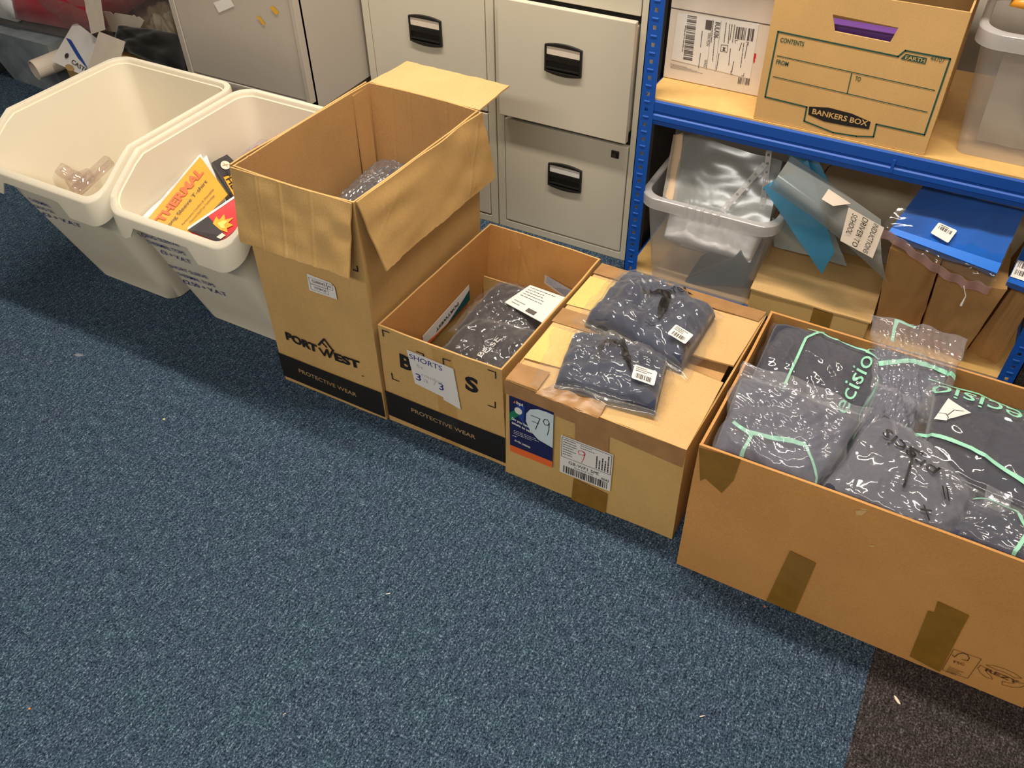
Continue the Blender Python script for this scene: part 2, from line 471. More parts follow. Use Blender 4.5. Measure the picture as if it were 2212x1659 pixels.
# ------------------------------------------------------------------ SETTING
S = B().box(-5.0, 2.2, -2.6, 2.85, -.05, -.004)
floor = S.build('floor', M['black_carpet']); floor['kind'] = 'structure'
TX, TY = .195, 1.37
tile_cache = {}
for i in range(-10, 4):
    for j in range(-8, 3):
        x0 = TX+i*.5; y0 = TY+j*.5
        a, b, c, d = max(x0, -5), min(x0+.5, 2.2), max(y0, -2.6), min(y0+.5, 2.85)
        if b-a < .02 or d-c < .02: continue
        if b < -4.2 or c < -.7 and b < -1: pass
        o = B().box(a, b, c, d, -.004, 0).build('carpet_tile', M['black_carpet'] if i >= 0 else M['blue_carpet'], floor)
def struct(name, bx, mat):
    o = bx.build(name, mat); o['kind'] = 'structure'; return o
struct('wall_back', B().box(-5.0, 2.2, 2.85, 2.95, 0, 2.6), M['wall'])
struct('wall_left', B().box(-5.1, -5.0, -2.6, 2.95, 0, 2.6), M['wall'])
struct('wall_right', B().box(2.2, 2.3, -2.6, 2.95, 0, 2.6), M['wall'])
struct('wall_front', B().box(-5.1, 2.3, -2.7, -2.6, 0, 2.6), M['wall'])
struct('ceiling', B().box(-5.1, 2.3, -2.7, 2.95, 2.6, 2.7), M['ceiling'])

# ------------------------------------------------------------------ FILING CABINETS
def drawer_handle(par, cx, cz, y, card_mat):
    w, h = .053, .036
    def arch(W, H, sag, n=8):
        p = []
        for i in range(n+1): t = -1+2*i/n; p.append((cx+W*t, y, cz-H+sag*(t*t)))     # bottom edge bulges down
        for i in range(n+1): t = 1-2*i/n; p.append((cx+W*t, y, cz+H-sag*(t*t)))
        return p
    fr = B().ringplate(arch(w, h+.006, .007), arch(w-.006, h-.004, .001), (0, -.007, 0)).build('handle_frame', M['black_plastic'], par, .0012)
    bk = B().box(cx-w+.004, cx+w-.004, y-.0012, y-.0002, cz-h+.001, cz+h-.001).build('recess', M['cab_dark'], par)
    B().box(cx-w+.006, cx+w-.006, y-.0045, y-.0015, cz+.010, cz+h-.004).build('label_card', card_mat, par)
    g = B().box(cx-w+.006, cx+w-.006, y-.006, y-.0015, cz-.006, cz+.0095)
    for k in range(22): g.box(cx-w+.008+k*.0042, cx-w+.0098+k*.0042, y-.0068, y-.006, cz-.005, cz+.008)
    g.build('ribbed_grip', M['black_plastic'], par)
    B().prism([(cx-w+.006, y-.001, cz-h+.004), (cx-w+.006, y-.008, cz-h+.010), (cx-w+.006, y-.008, cz-h+.014), (cx-w+.006, y-.001, cz-h+.012)], (2*w-.012, 0, 0)).build('finger_lip', M['black_plastic'], par, .0006)
def cabinet(x0, x1, label, op):
    y0 = 2.0
    t = thing('filing_cabinet', label, 'filing cabinet', ((x0+x1)/2, y0, 0))
    b = B().box(x0, x1, y0+.024, y0+.62, .0, 1.40)
    b.box(x0, x0+.024, y0, y0+.024, 0, 1.40).box(x1-.024, x1, y0, y0+.024, 0, 1.40)
    b.box(x0+.024, x1-.024, y0, y0+.023, 0, .024).box(x0+.024, x1-.024, y0, y0+.023, 1.385, 1.40)
    b.build('body', M['cab'], t, .0015)
    B().box(x0+.024, x1-.024, y0+.019, y0+.0245, .024, 1.385).build('dark_interior', M['cab_dark'], t)
    zs = [.029, .369, .709, 1.049]
    for k, z in enumerate(zs):
        yo = y0-(.028 if (op and k == 1) else .001)
        a = x0+.026 - (.002 if (op and k == 1) else 0)
        zb = z + (.017 if (op and k == 1) else 0)
        zt = z+.336 if k < 3 else 1.383
        d = B().box(a, x1-.0265, yo, yo+.018, zb, zt-.002)
        if op and k == 1: d.box(x0+.03, x1-.03, yo+.018, y0+.022, zb+.02, zt-.02)
        dr = d.build('drawer', M['cab'], t, .002)
        off = .003
        zc = {0: .226, 1: .567, 2: .907, 3: 1.247}[k] + (.010 if (op and k == 1) else 0)
        xc = (x0+x1)/2 + (.002 if k else .0055)
        if not op: xc = (x0+x1)/2 + .0
        hb = bpy.data.objects.new('drawer_handle', None)
        # sub-parts of the drawer: meshes are stored in the cabinet frame
        n0 = set(bpy.data.objects.keys())
        bpy.data.objects.remove(hb)
        drawer_handle(dr, xc, zc, yo, M['paper_warm'] if k else M['label'])
        if k == 0 and op:
            B().box(-.7865, -.7635, yo-.004, yo, .325, .347).build('lock_plate', M['black_plastic'], dr, .004)
            B().tube([(-.775, yo-.0035, .336), (-.775, yo-.010, .336)], .0065, 14).build('lock_barrel', M['metal'], dr)
    return t
_pm = mesh_obj
def mesh_obj(name, verts, faces, mat, parent=None, smooth=False, fix=True):
    "child meshes are stored relative to the top-level thing so sub-parts line up"
    off = V((0, 0, 0))
    if parent is not None: off = top_of(parent).matrix_world.translation.copy()
    me = bpy.data.meshes.new(name); me.from_pydata([V(v)-off for v in verts], [], faces)
    if fix:
        bm = bmesh.new(); bm.from_mesh(me); bmesh.ops.remove_doubles(bm, verts=bm.verts, dist=1e-6)
        bmesh.ops.recalc_face_normals(bm, faces=bm.faces); bm.to_mesh(me); bm.free()
    if smooth:
        for p in me.polygons: p.use_smooth = True
    o = bpy.data.objects.new(name, me); col.objects.link(o)
    if mat is not None: me.materials.append(mat)
    if parent is not None: o.parent = parent
    return o
cabinet(-1.578, -1.148, 'cream steel filing cabinet left of the other, behind the tall open carton', False)
cabinet(-1.144, -.712, 'cream steel filing cabinet beside the blue post, second drawer slightly pulled out', True)

# grey cupboard
CX0, CX1, CY = -2.05, -1.589, 1.735
t = thing('steel_cupboard', 'grey steel cupboard with a lone door, standing behind the white bins', 'cupboard', ((CX0+CX1)/2, CY, 0))
b = B().box(CX0, CX1, CY+.02, 2.33, .385, 1.45).box(CX0+.03, CX1-.03, CY+.06, 2.31, 0, .385)
b.box(CX0, CX0+.02, CY, CY+.03, .385, 1.45).box(CX1-.016, CX1, CY, CY+.03, .385, 1.45).box(CX0, CX1, CY, CY+.03, .385, .415).box(CX0, CX1, CY, CY+.03, 1.43, 1.45)
b.build('body', M['cupboard'], t, .0015)
B().box(CX0+.0195, CX1-.0155, CY+.015, CY+.021, .415, 1.43).build('dark_gap', M['cab_dark'], t)
dr = B().box(CX0+.0215, CX1-.0185, CY+.003, CY+.016, .419, 1.427).build('door', M['cupboard'], t, .0015)
def quad_on_y(pts, y): return [xz(u, v, y) for u, v in pts]
Print().poly(quad_on_y([(460, 6), (472, 28), (505.5, 13.5), (495, -6)], CY)).build('note', M['label'], dr, onY(CY+.0015))
for q in ([(582, 17), (596, 33), (602, 27), (589, 13)], [(553, 36), (568, 55), (573, 52), (560, 35)]):
    p = Print().poly(quad_on_y(q, CY)).build('tape_scrap', M['yellow_print'], dr, onY(CY+.0012)); p['label'] = 'yellow tape scrap'

# ------------------------------------------------------------------ SHELVING UNIT
SY = 1.90
shelf = thing('shelving_unit', 'blue steel boltless shelving unit with chipboard shelves on the right', 'shelving unit', (-.17, SY, 0))
PL0, PL1, PR0, PR1, SB = -.683, -.646, .3, .337, 2.40
def post(x0, x1, y, side, back):
    b = B(); zt = 1.8; pitch = .0395; th = .0022*(1 if not back else -1)
    n = int(zt/pitch); cx = (x0+x1)/2
    for k in range(n):
        z0, z1 = k*pitch, (k+1)*pitch
        zc = z0+pitch*.5
        o = [(x0, y, z0), (x1, y, z0), (x1, y, z1), (x0, y, z1)]
        h = [(cx-.0042, y, zc-.005), (cx+.0042, y, zc-.005), (cx+.0042, y, zc+.005), (cx-.0042, y, zc+.005)]
        b.ringplate(o, h, (0, th, 0))
        if not back: # pressed slot ridge
            b.prism([(cx-.008, y, z0+.0035), (cx+.008, y, z0+.0035), (cx+.007, y-.0016, z0+.001), (cx-.007, y-.0016, z0+.001)], (0, 0, -.0015))
    xs = (x0, x0+.0022) if side < 0 else (x1-.0022, x1)
    yy = (y, y+.037) if not back else (y-.037, y)
    b.box(*xs, *yy, 0, n*pitch)
    return b.build('post', M['blue_steel'], shelf)
post(PL0, PL1, SY-.0025, -1, False); post(PR0, PR1, SY-.0025, 1, False)
post(PL0, PL1, SB, -1, True); post(PR0, PR1, SB, 1, True)
def beam(z0, z1, y, x0, x1, sgn=1):
    h = z1-z0
    prof = [(0, z0), (0, z0+h*.16), (-.004, z0+h*.22), (-.004, z0+h*.40), (.001, z0+h*.46), (.001, z0+h*.50), (-.002, z0+h*.56), (-.003, z1-.004), (0, z1), (.022, z1), (.022, z1-.003), (.004, z1-.004), (.004, z0+.002), (.012, z0+.002), (.012, z0)]
    return B().prism([(x0, y+p*sgn, q) for p, q in prof], (x1-x0, 0, 0)).build('beam', M['blue_steel'], shelf)
BZ0, BZ1 = .498, .560
for z0, z1 in ((BZ0, BZ1), (-.0+.002, .047), (1.10, 1.16)):
    beam(z0, z1, SY+.002, PL1-.002 if False else PL0+.004, PR1-.004); beam(z0, z1, SB-.002, PL0+.004, PR1-.004, -1)
    for x in (PL0+.004, PR1-.016): B().box(x, x+.012, SY+.02, SB-.02, z0, z1-.003).build('beam', M['blue_steel'], shelf)
    B().box(PL0+.012, PR1-.012, SY+.003, SB-.003, z1-.001, z1+.0045).build('shelf_board', M['shelf_board'], shelf)
UZ = BZ1+.0045; LZ = .0515
# a bolt slot in the middle of the beam
B().box(-.085, -.078, SY-.0035, SY-.001, .513, .545).build('beam_clip', M['blue_steel'], shelf, .001)

# ------------------------------------------------------------------ generic open carton
def carton(name, label, cat, x0, x1, y0, y1, H, th=.004, mat='kraft', matin='kraft_in', bow=0, lean=(0, 0), tops=None, grp=None, crs=None, cres=None):
    t = thing(name, label, cat, ((x0+x1)/2, (y0+y1)/2, 0), grp)
    lx, ly = lean
    bl = [V((x0, y0, .001)), V((x1, y0, .001)), V((x1, y1, .001)), V((x0, y1, .001))]
    tp = tops or [V((x0+lx, y0+ly, H)), V((x1+lx, y0+ly, H)), V((x1+lx, y1+ly, H)), V((x0+lx, y1+ly, H))]
    names = ('front_panel', 'right_panel', 'back_panel', 'left_panel')
    for k in range(4):
        a, b2 = k, (k+1) % 4
        # outside face first, thickness goes inward (normal of the quad points outward)
        q = (bl[a], bl[b2], tp[b2], tp[a])
        o, _ = panel(names[k], q, th, M[mat], t, *(cres or (16, 12)), .0012, k*3.1+x0, 0, bow if k in (0, 2) else bow*.5, (crs or {}).get(k))
        if matin != mat:
            o.data.materials.append(M[matin]); n = len(o.data.polygons)
            # inner faces use the inside material
            nf = 0
            for p in o.data.polygons:
                c = p.normal
                if c.dot((bl[b2]-bl[a]).cross(tp[a]-bl[a])) < -1e-6 and abs(c.normalized().dot((bl[b2]-bl[a]).cross(tp[a]-bl[a]).normalized())) > .8: p.material_index = 1
    B().box(x0+th+.001, x1-th-.001, y0+th+.001, y1-th-.001, .001, .005).build('bottom_panel', M[matin], t)
    return t, tp

# ------------------------------------------------------------------ BINS
def rrect(x0, x1, y0, y1, r, n=7, m=10):
    "rounded rectangle, constant point count, counter-clockwise from front-left corner end"
    pts = []
    cs = [((x0+r, y0+r), math.pi, 1.5*math.pi), ((x1-r, y0+r), 1.5*math.pi, 2*math.pi), ((x1-r, y1-r), 0, .5*math.pi), ((x0+r, y1-r), .5*math.pi, math.pi)]
    for k, (c, a0, a1) in enumerate(cs):
        arc = [(c[0]+r*math.cos(a0+(a1-a0)*i/n), c[1]+r*math.sin(a0+(a1-a0)*i/n)) for i in range(n+1)]
        pts += arc
        c2, b0, _ = cs[(k+1) % 4]
        nx = (c2[0]+r*math.cos(b0), c2[1]+r*math.sin(b0)); a = arc[-1]
        for i in range(1, m): pts.append((a[0]+(nx[0]-a[0])*i/m, a[1]+(nx[1]-a[1])*i/m))
    return pts
def loft_faces(rings, n, close_first=True, close_last=True):
    f = []
    for k in range(len(rings)-1):
        for i in range(n):
            j = (i+1) % n; f.append((k*n+i, k*n+j, (k+1)*n+j, (k+1)*n+i))
    if close_first: f.append(tuple(range(n))[::-1])
    if close_last: f.append(tuple((len(rings)-1)*n+i for i in range(n)))
    return f
YB, ZB = 1.215, .50           # where the level rim turns down to the open front
def zrim(y, yf): return ZB if y >= YB else ZB-(YB-y)/(YB-yf)*.088
def big_bin(x0, x1, bx0, bx1, label):
    yf, yb = 1.078, 1.60
    t = thing('stacking_bin', label, 'storage bin', ((x0+x1)/2, 1.35, 0), 'white plastic bins side by side')
    M_ = 14
    def top(off): 
        return [V((x, y, zrim(y, yf))) for x, y in rrect(x0+off, x1-off, yf+off, yb-off, .05-off*.5, 8, M_)]
    def bot(off): return [V((x, y, .003)) for x, y in rrect(bx0+off, bx1-off, 1.232+off, 1.56-off, .035, 8, M_)]
    To, Bo, Ti, Bi = top(.012), bot(0), top(.018), [p+V((0, 0, .006)) for p in bot(.006)]
    n = len(To); rings = []
    base = [V((p.x+(.5*(bx0+bx1)-p.x)*.03, p.y, .0005)) for p in Bo]
    rings.append(base)
    for k in range(7): rings.append([a.lerp(b_, k/6)-(V((0, 0, .012)) if k == 6 else V((0, 0, 0))) for a, b_ in zip(Bo, To)])
    for k in range(7): rings.append([a.lerp(b_, 1-k/6)-(V((0, 0, .012)) if k == 0 else V((0, 0, 0))) for a, b_ in zip(Bi, Ti)])
    v = [p for r in rings for p in r]
    o = mesh_obj('bin_body', v, loft_faces(rings, n), M['bin_plastic'], t, True, False)
    o.data.set_sharp_from_angle(angle=.7)
    # rim: rolled band with a deep front skirt and a hand notch
    Ro, Ri = top(-.002), top(.014)
    def skirt(p):
        if p.y > 1.30: return .022
        u = (p.x-x0)/(x1-x0)
        if p.y < yf+.03:
            s = .066
            if .17 < u < .70: s = .026+.040*max(0, 1-min(u-.17, .70-u)/.035)
            return s
        k_ = max(0, min(1, (1.26-p.y)/.15)); return .022+.044*k_*k_*(3-2*k_)
    rr = [[V((p.x, p.y, p.z-skirt(p))) for p in Ro], [p-V((0, 0, .004)) for p in Ro],
          [a.lerp(b_, .12) for a, b_ in zip(Ro, Ri)], [a.lerp(b_, .85) for a, b_ in zip(Ro, Ri)],
          [b_-V((0, 0, .005)) for b_ in Ri], [b_-V((0, 0, .016)) for b_ in top(.013)],
          [b_-V((0, 0, .007)) for b_ in top(.006)], [V((q.x, q.y, q.z-skirt(p))) for p, q in zip(Ro, top(.001))]]
    v = [p for r in rr for p in r]; m2 = len(rr); f = []
    for k in range(m2):
        for i in range(n):
            j = (i+1) % n; k2 = (k+1) % m2
            f.append((k*n+i, k*n+j, k2*n+j, k2*n+i))
    r_ = mesh_obj('rim', v, f, M['bin_plastic'], t, True, False); r_.data.set_sharp_from_angle(angle=.8)
    return t
bin1 = big_bin(-2.152, -1.712, -2.078, -1.768, 'white plastic stacking bin on the far left, nearly empty')
bin2 = big_bin(-1.694, -1.303, -1.652, -1.345, 'white plastic stacking bin holding thermal shirt packs, beside the tall carton')
FW0, FW1 = V((0, 1.232, .003)), V((0, 1.090, .412))
fwn = V((0, FW1.z-FW0.z, -(FW1.y-FW0.y))).normalized(); fwn = V((0, -(FW1.z-FW0.z), (FW1.y-FW0.y)))
fwn.normalize()
def on_front(s, tt): # s = x, tt = z, lies on the sloping bin front
    k = (tt-FW0.z)/(FW1.z-FW0.z); return V((s, FW0.y+(FW1.y-FW0.y)*k, tt))+fwn*.0015
def fx(u, v):
    p = hit(u, v, FW0, fwn); return (p.x, p.z)
def marker(par, lines, mat):
    p = Print()
    for s, a, b_, h in lines: p.text(s, fx(*a), fx(*b_), h*1.1, .012, shear=.15)
    return p.split_build(mat, par, on_front)
marker(bin1, [('THERMAL', (66, 433), (110, 448), .013), ('LONG SL', (70, 445), (120, 461), .012), ('£3 + V.A.T', (95, 464), (178, 492), .015)], M['blue_ink'])
marker(bin2, [('LONG SLEEVE', (303, 508), (388, 532), .013), ('THERMAL TOPS', (320, 524), (402, 551), .013), ('£3 + V.A.T', (350, 546), (415, 570), .016),
              ('SHORT SLEEVE', (368, 576), (450, 602), .012), ('THERMAL TOPS', (385, 593), (466, 620), .013), ('£2.50 + V.A.T', (398, 610), (492, 640), .016)], M['blue_ink'])

# ------------------------------------------------------------------ TALL CARTON (front row)
X0, X1, Y0, Y1 = -1.283, -.972, 1.125, 1.585
tall, tp = carton('open_carton', 'tall open cardboard carton with flaps folded out, beside the white bins', 'carton', X0, X1, Y0, Y1, .606,
                  tops=[V((-1.268, 1.118, .614)), V((-.962, 1.118, .614)), V((-.951, 1.580, .604)), V((-1.262, 1.588, .604))], bow=.006, cres=(90, 60), crs={2: [(0, .76, 1, .76, -.0028), (.28, 0, .28, 1, -.0020), (.62, 0, .62, 1, -.0016), (.78, 0, .78, 1, -.001)], 3: [(0, .76, 1, .76, -.0028), (.35, .5, .60, 1, -.001), (.9, .8, .97, 1, -.002), (.80, .76, .9, 1, -.0015)]})
TY_ = lambda z: 1.125-.007*(z/.614)
panel('flap', (tp[0]+V((0, -.003, 0)), tp[1]+V((-.002, -.003, 0)), V((-.967, 1.078, .460)), V((-1.258, 1.082, .455))), .004, M['kraft'], tall, 110, 30, .003, 2, .003, 0, [(.22, 0, .23, 1, .0022), (.25, 0, .26, 1, .001), (.42, 0, .44, 1, .0030), (.53, 0, .54, 1, .001), (.68, 0, .69, 1, .0022)])
panel('flap', (tp[1]+V((.004, .004, 0)), tp[2]+V((.003, 0, -.002)), V((-.930, 1.612, .424)), V((-.930, 1.145, .446))), .004, M['kraft'], tall, 130, 40, .004, 5, .005, .004, [(.13, .25, .10, 1, .0014), (.26, .1, .30, .9, .001), (.82, .05, .80, .9, .0022), (.96, .1, .74, .95, .0018), (.60, .3, .64, .9, .0012), (.05, .55, .25, .2, .001)])
panel('flap', (tp[2]+V((0, .004, 0)), tp[3]+V((0, .004, 0)), V((-1.243, 1.728, .606)), V((-.950, 1.724, .606))), -.004, M['kraft_top'], tall, 40, 16, .002, 9, .004)
panel('flap', (tp[3]+V((-.005, 0, 0)), tp[0]+V((-.005, .002, 0)), V((-1.298, 1.13, .455)), V((-1.292, 1.58, .455))), .004, M['kraft'], tall, 24, 8, .004, 12, .005)
B().box(-1.262, -1.2585, 1.52, 1.575, .01, .598).build('glue_tab', M['kraft_in'], tall)
# crease lines pressed in the card
pr = Print()
mpf = lambda s, z: V((s, TY_(z)-.0032-.006*math.sin(math.pi*(s-X0)/(X1-X0))*z/.614, z))
def text_band(par, a0, a1, z0, z1, mp, txt, tx0, tx1, tz0, tz1, h):
    Print().poly([(a0, z0[0]), (a1, z0[1]), (a1, z1[1]), (a0, z1[0])]).build('black_band', M['ink'], par, mp, maxlen=.06)
    Print().text(txt, (tx0, tz0), (tx1, tz1), h, .01).build('band_lettering', M['gold_ink'], par, lambda s, z: mp(s, z)+V((0, -.0006, 0)), maxlen=.05)
text_band(tall, X0+.001, X1-.001, (.016, .012), (.096, .096), mpf, 'PROTECTIVE WEAR', -1.224, -1.050, .054, .047, .0135)
fq = lambda u, v: xz(u, v, 1.114)
pr.text('PORT', fq(615.5, 734.5), fq(684, 764), .0245, .045)
pr.text('EST', fq(721.5, 780), fq(776.5, 800), .0245, .045)
pr.line([fq(687, 754), fq(698, 770), fq(703.5, 757), fq(709, 774), fq(717, 758)], .0052)
pr.line([fq(686, 747), fq(698, 734), fq(714, 756)], .0048).line([fq(691, 739), fq(703, 752)], .0042)
pr.disc((-1.019, .131), .002)
pr.build('printed_logo', M['ink'], tall, lambda s, z: mpf(s, z)+V((0, -.0006, 0)))
pr = Print(); pr.line([(-.990, .447), (-.978, .447)], .003).line([(-.9785, .447), (-.9785, .460)], .003); pr.build('corner_mark', M['ink'], tall, mpf)
q = [xz(667, 590, 1.118), xz(729, 642, 1.118), xz(726, 612, 1.118)]
L0, L1 = -1.119, -1.048
lab = Print().poly([(L0-.004, .349), (L1, .349), (L1+.0, .382), (L1-.008, .392), (L0, .396)]).build('clearance_label', M['label'], tall, lambda s, z: mpf(s, z)+V((0, -.0008, 0)))
pr = Print().text('CLEARANCE', (L0+.010, .377), (L1-.024, .377), .0075, .01).text('V2730120', (L0+.012, .360), (L1-.026, .360), .0065, .01).text('42', (L1-.018, .377), (L1-.010, .377), .006, .01)
pr.frame([(L0+.003, .372), (L1-.021, .372), (L1-.021, .388), (L0+.003, .388)], .0008).frame([(L1-.020, .372), (L1-.006, .372), (L1-.006, .387), (L1-.020, .388)], .0008).frame([(L0+.003, .355), (L1-.021, .355), (L1-.021, .370), (L0+.003, .370)], .0008)
pr.build('label_print', M['grey_ink'], lab, lambda s, z: mpf(s, z)+V((0, -.0014, 0)))
Print().rect(-1.155, .02, -1.085, .098).build('clear_tape_strip', M['clear_tape'], tall, lambda s, z: mpf(s, z)+V((0, -.0012, 0)))

def pillow_fn(q, h, seed, rough=.35, freq=6, power=.45, ridge=0):
    f0 = bil(*q); n = (V(q[1])-V(q[0])).cross(V(q[3])-V(q[0])).normalized()
    if n.z < 0: n = -n
    def fn(u, v):
        e = max(0, 16*u*(1-u)*v*(1-v))**power
        s = 1-rough + rough*(.5+.5*noise.noise(V((u*freq, v*freq*.8, seed))))*1.6
        k = noise.noise(V((u*freq*2.2, v*freq*1.6, seed+9)))
        z = h*e*s + h*.10*e*k
        if ridge:
            r1 = 1-abs(noise.noise(V((u*freq*1.3+v*3, v*freq-u*2, seed+4))))*2.2
            z += ridge*max(0, r1)**3*e
        return f0(u, v)+n*z
    return fn, n
def solid_pillow(name, q, h, seed, mat, parent=None, nu=40, nv=30, rough=.35, freq=6, power=.35, ridge=0):
    fn, n = pillow_fn(q, h, seed, rough, freq, power, ridge); f0 = bil(*q)
    W = nu+1; v = []; f = []
    for j in range(nv+1):
        for i in range(W): v.append(fn(i/nu, j/nv))
    N = len(v)
    for j in range(nv+1):
        for i in range(W):
            u_, v_ = i/nu, j/nv; e = max(0, 16*u_*(1-u_)*v_*(1-v_))**.4
            v.append(f0(u_, v_)-n*min(.004, h*.1)*e)
    for j in range(nv):
        for i in range(nu):
            a = j*W+i; f.append((a, a+1, a+1+W, a+W)); f.append((a+N, a+W+N, a+1+W+N, a+1+N))
    for i in range(nu):
        f.append((i, i+N, i+1+N, i+1)); a = nv*W+i; f.append((a, a+1, a+1+N, a+N))
    for j in range(nv):
        a = j*W; f.append((a, a+W, a+W+N, a+N)); a = j*W+nu; f.append((a, a+N, a+W+N, a+W))
    return mesh_obj(name, v, f, mat, parent, True, True), fn, n
def inset(q, l, r, b_, t_):
    f = bil(*q); return (f(l, b_), f(1-r, b_), f(1-r, 1-t_), f(l, 1-t_))
def crinkle(seed, nf=10, fmin=2.5, fmax=19):
    "height of a crumpled sheet: sharp folds between flat facets (triangle waves in random directions)"
    r = random.Random(seed*13+5); D = []
    for k in range(nf):
        a = r.uniform(0, math.pi); f = fmin*(fmax/fmin)**(k/(nf-1)); D.append((math.cos(a)*f, math.sin(a)*f, r.random(), 1/f**.9, r.uniform(0, 50)))
    def h(u, v):
        t = 0
        wu = .10*noise.noise(V((u*2.3, v*2.3, seed))); wv = .10*noise.noise(V((u*2.3, v*2.3, seed+7)))
        for dx, dy, ph, am, sd in D:
            x = (u+wu)*dx+(v+wv)*dy+ph; x -= math.floor(x)
            m = max(0, min(1, .45+2.4*noise.noise(V((u*2.1, v*2.1, sd)))))
            t += am*m*(abs(x-.5)*2)
        return t
    return h
def bagged(label, q, h, seed, cloth='navy', flm='film', ins=(.06, .06, .06, .06), folds=None, freq=6, wr=.006, name='bagged_garment', cat='bagged clothing', group=None, rough=.35, curl=0, gname='garment'):
    "garment folded inside a clear bag: thing > garment, plastic_bag"
    c = bil(*q)(.5, .5)
    t = thing(name, label, cat, c, group)
    n0 = (V(q[1])-V(q[0])).cross(V(q[3])-V(q[0])).normalized(); n0 = n0 if n0.z > 0 else -n0
    qi = [p+n0*.0035 for p in inset(q, *ins)]
    g, gf, n = solid_pillow(gname, qi, h, seed, M[cloth], t, 44, 34, rough, freq, .22, h*.10)
    l, r, b_, t_ = ins
    f0 = bil(*q)
    ck = crinkle(seed)
    U0 = (V(q[1])-V(q[0])).normalized(); V0 = (V(q[3])-V(q[0])).normalized()
    def ff(u, v, flat=False):
        gu = (u-l)/(1-l-r); gv = (v-b_)/(1-b_-t_)
        base = f0(u, v)
        eo = max(0, 1-min(u, 1-u, v, 1-v)*9)
        base = base+(U0*noise.noise(V((u*4, v*4, seed+61)))+V0*noise.noise(V((u*4, v*4, seed+71))))*.016*eo
        edge = max(0, 16*u*(1-u)*v*(1-v))**.35
        if 0 <= gu <= 1 and 0 <= gv <= 1: hh = (gf(gu, gv)-(f0(l+gu*(1-l-r), b_+gv*(1-b_-t_)))).dot(n)
        else:
            d = max(-gu*(1-l-r), (gu-1)*(1-l-r), -gv*(1-b_-t_), (gv-1)*(1-b_-t_), 0)
            hh = .006+.010*max(0, 1-d*9)
        w_ = 0 if flat else ck(u, v)
        cz = curl*max(0, 1-min(u, 1-u, v, 1-v)*7)*(.5+.5*noise.noise(V((u*3, v*3, seed+50))))
        return base+n*(max(hh, .004)*min(1, edge*1.6)+.0028+wr*2.1*w_*(.35+.65*edge)+cz)
    sheet('plastic_bag', ff, 130, 100, 0, M[flm], t)
    # underside of the bag
    def fb(u, v): return f0(u, v)+n0*.0008+n0*(.0014+curl*max(0, 1-min(u, 1-u, v, 1-v)*7)*(.5+.5*noise.noise(V((u*3, v*3, seed+50)))))
    t['fn'] = 0; del t['fn']
    return t, ff, gf, n
def bag_print(par, pr, ff, n, mat, name='bag_print', eps=.0065, maxlen=.03):
    if getattr(pr, 'g', None): return pr.split_build(mat, par, lambda s, tt: ff(min(1, max(0, s)), min(1, max(0, tt)), True)+n*eps, maxlen)
    return pr.build(name, mat, par, lambda s, tt: ff(min(1, max(0, s)), min(1, max(0, tt)), True)+n*eps, maxlen=maxlen)

# dark bundle in bubble wrap inside the tall carton
q = (V((-1.245, 1.16, .335)), V((-.99, 1.16, .33)), V((-.975, 1.555, .395)), V((-1.225, 1.555, .405)))
t = thing('wrapped_bundle', 'dark clothing bundle in shiny bubble wrap inside the tall open carton', 'wrapped bundle', (-1.1, 1.33, .3))
solid_pillow('bundle', [p-V((0, 0, .01)) for p in q], .06, 3, M['black_cloth'], t, 30, 30, .2, 3, .25)
g, gf, n = solid_pillow('bundle_fill', [V((p.x*.98-.02, p.y, .02)) for p in q], .30, 4, M['black_cloth'], t, 10, 10, .05, 2, .12)
fn, n = pillow_fn(q, .058, 3, .2, 3, .25)
sheet('bubble_wrap', lambda u, v: fn(u, v)+V((0, 0, .006+.0028*math.sin(u*130)*math.sin(v*60)+.004*max(0, 1-3*abs(noise.noise(V((u*14, v*3, 2))))))), 100, 90, 0, M['bubble'], t)

# ------------------------------------------------------------------ SHORTER CARTON WITH BLACK BAND
X0, X1, Y0, Y1 = -.966, -.643, 1.130, 1.585
c3, tp3 = carton('open_carton', 'low open cardboard carton with a black band and handwritten size note', 'carton', X0, X1, Y0, Y1, .304, matin='kraft_orange', bow=.003,
                 tops=[V((-.957, 1.128, .304)), V((-.647, 1.126, .304)), V((-.628, 1.578, .303)), V((-.934, 1.585, .306))], cres=(90, 40), crs={2: [(.55, .3, .55, 1, -.0022), (.70, .3, .70, 1, -.0022), (.86, .3, .86, 1, -.0015), (.60, .6, .75, 1, -.0012), (.80, .3, .80, .9, -.0012)]})
m3 = lambda s, z: V((s, 1.130-.003*(z/.304)-.0022-.003*math.sin(math.pi*(s-X0)/(X1-X0))*z/.304, z))
text_band(c3, X0+.001, X1-.001, (.020, .014), (.102, .100), m3, 'PROTECTIVE WEAR', -.894, -.721, .066, .057, .013)
pr = Print()
for (cx_, cz_, sx, sz) in ((-.945, .298, 1, -1), (-.838, .272, -1, -1), (-.790, .281, 1, -1), (-.660, .294, -1, -1), (-.938, .151, 1, 1), (-.664, .184, -1, 1)):
    Print().poly([(cx_, cz_), (cx_+.020*sx, cz_), (cx_+.020*sx, cz_+.0028*sz), (cx_+.0028*sx, cz_+.0028*sz), (cx_+.0028*sx, cz_+.020*sz), (cx_, cz_+.020*sz)]).build('corner_mark', M['ink'], c3, m3)
pr = Print().text('B', (-.908, .204), (-.876, .202), .042, .035); pr.text('S', (-.738, .212), (-.706, .211), .042, .04)
pr.split_build(M['ink'], c3, m3)
mm = lambda e: (lambda s, z: m3(s, z)+V((0, -e, 0)))
note = Print().poly([(-.882, .268), (-.763, .262), (-.753, .141), (-.797, .152), (-.797, .160), (-.871, .170)]).build('handwritten_note', M['paper'], c3, mm(.002))
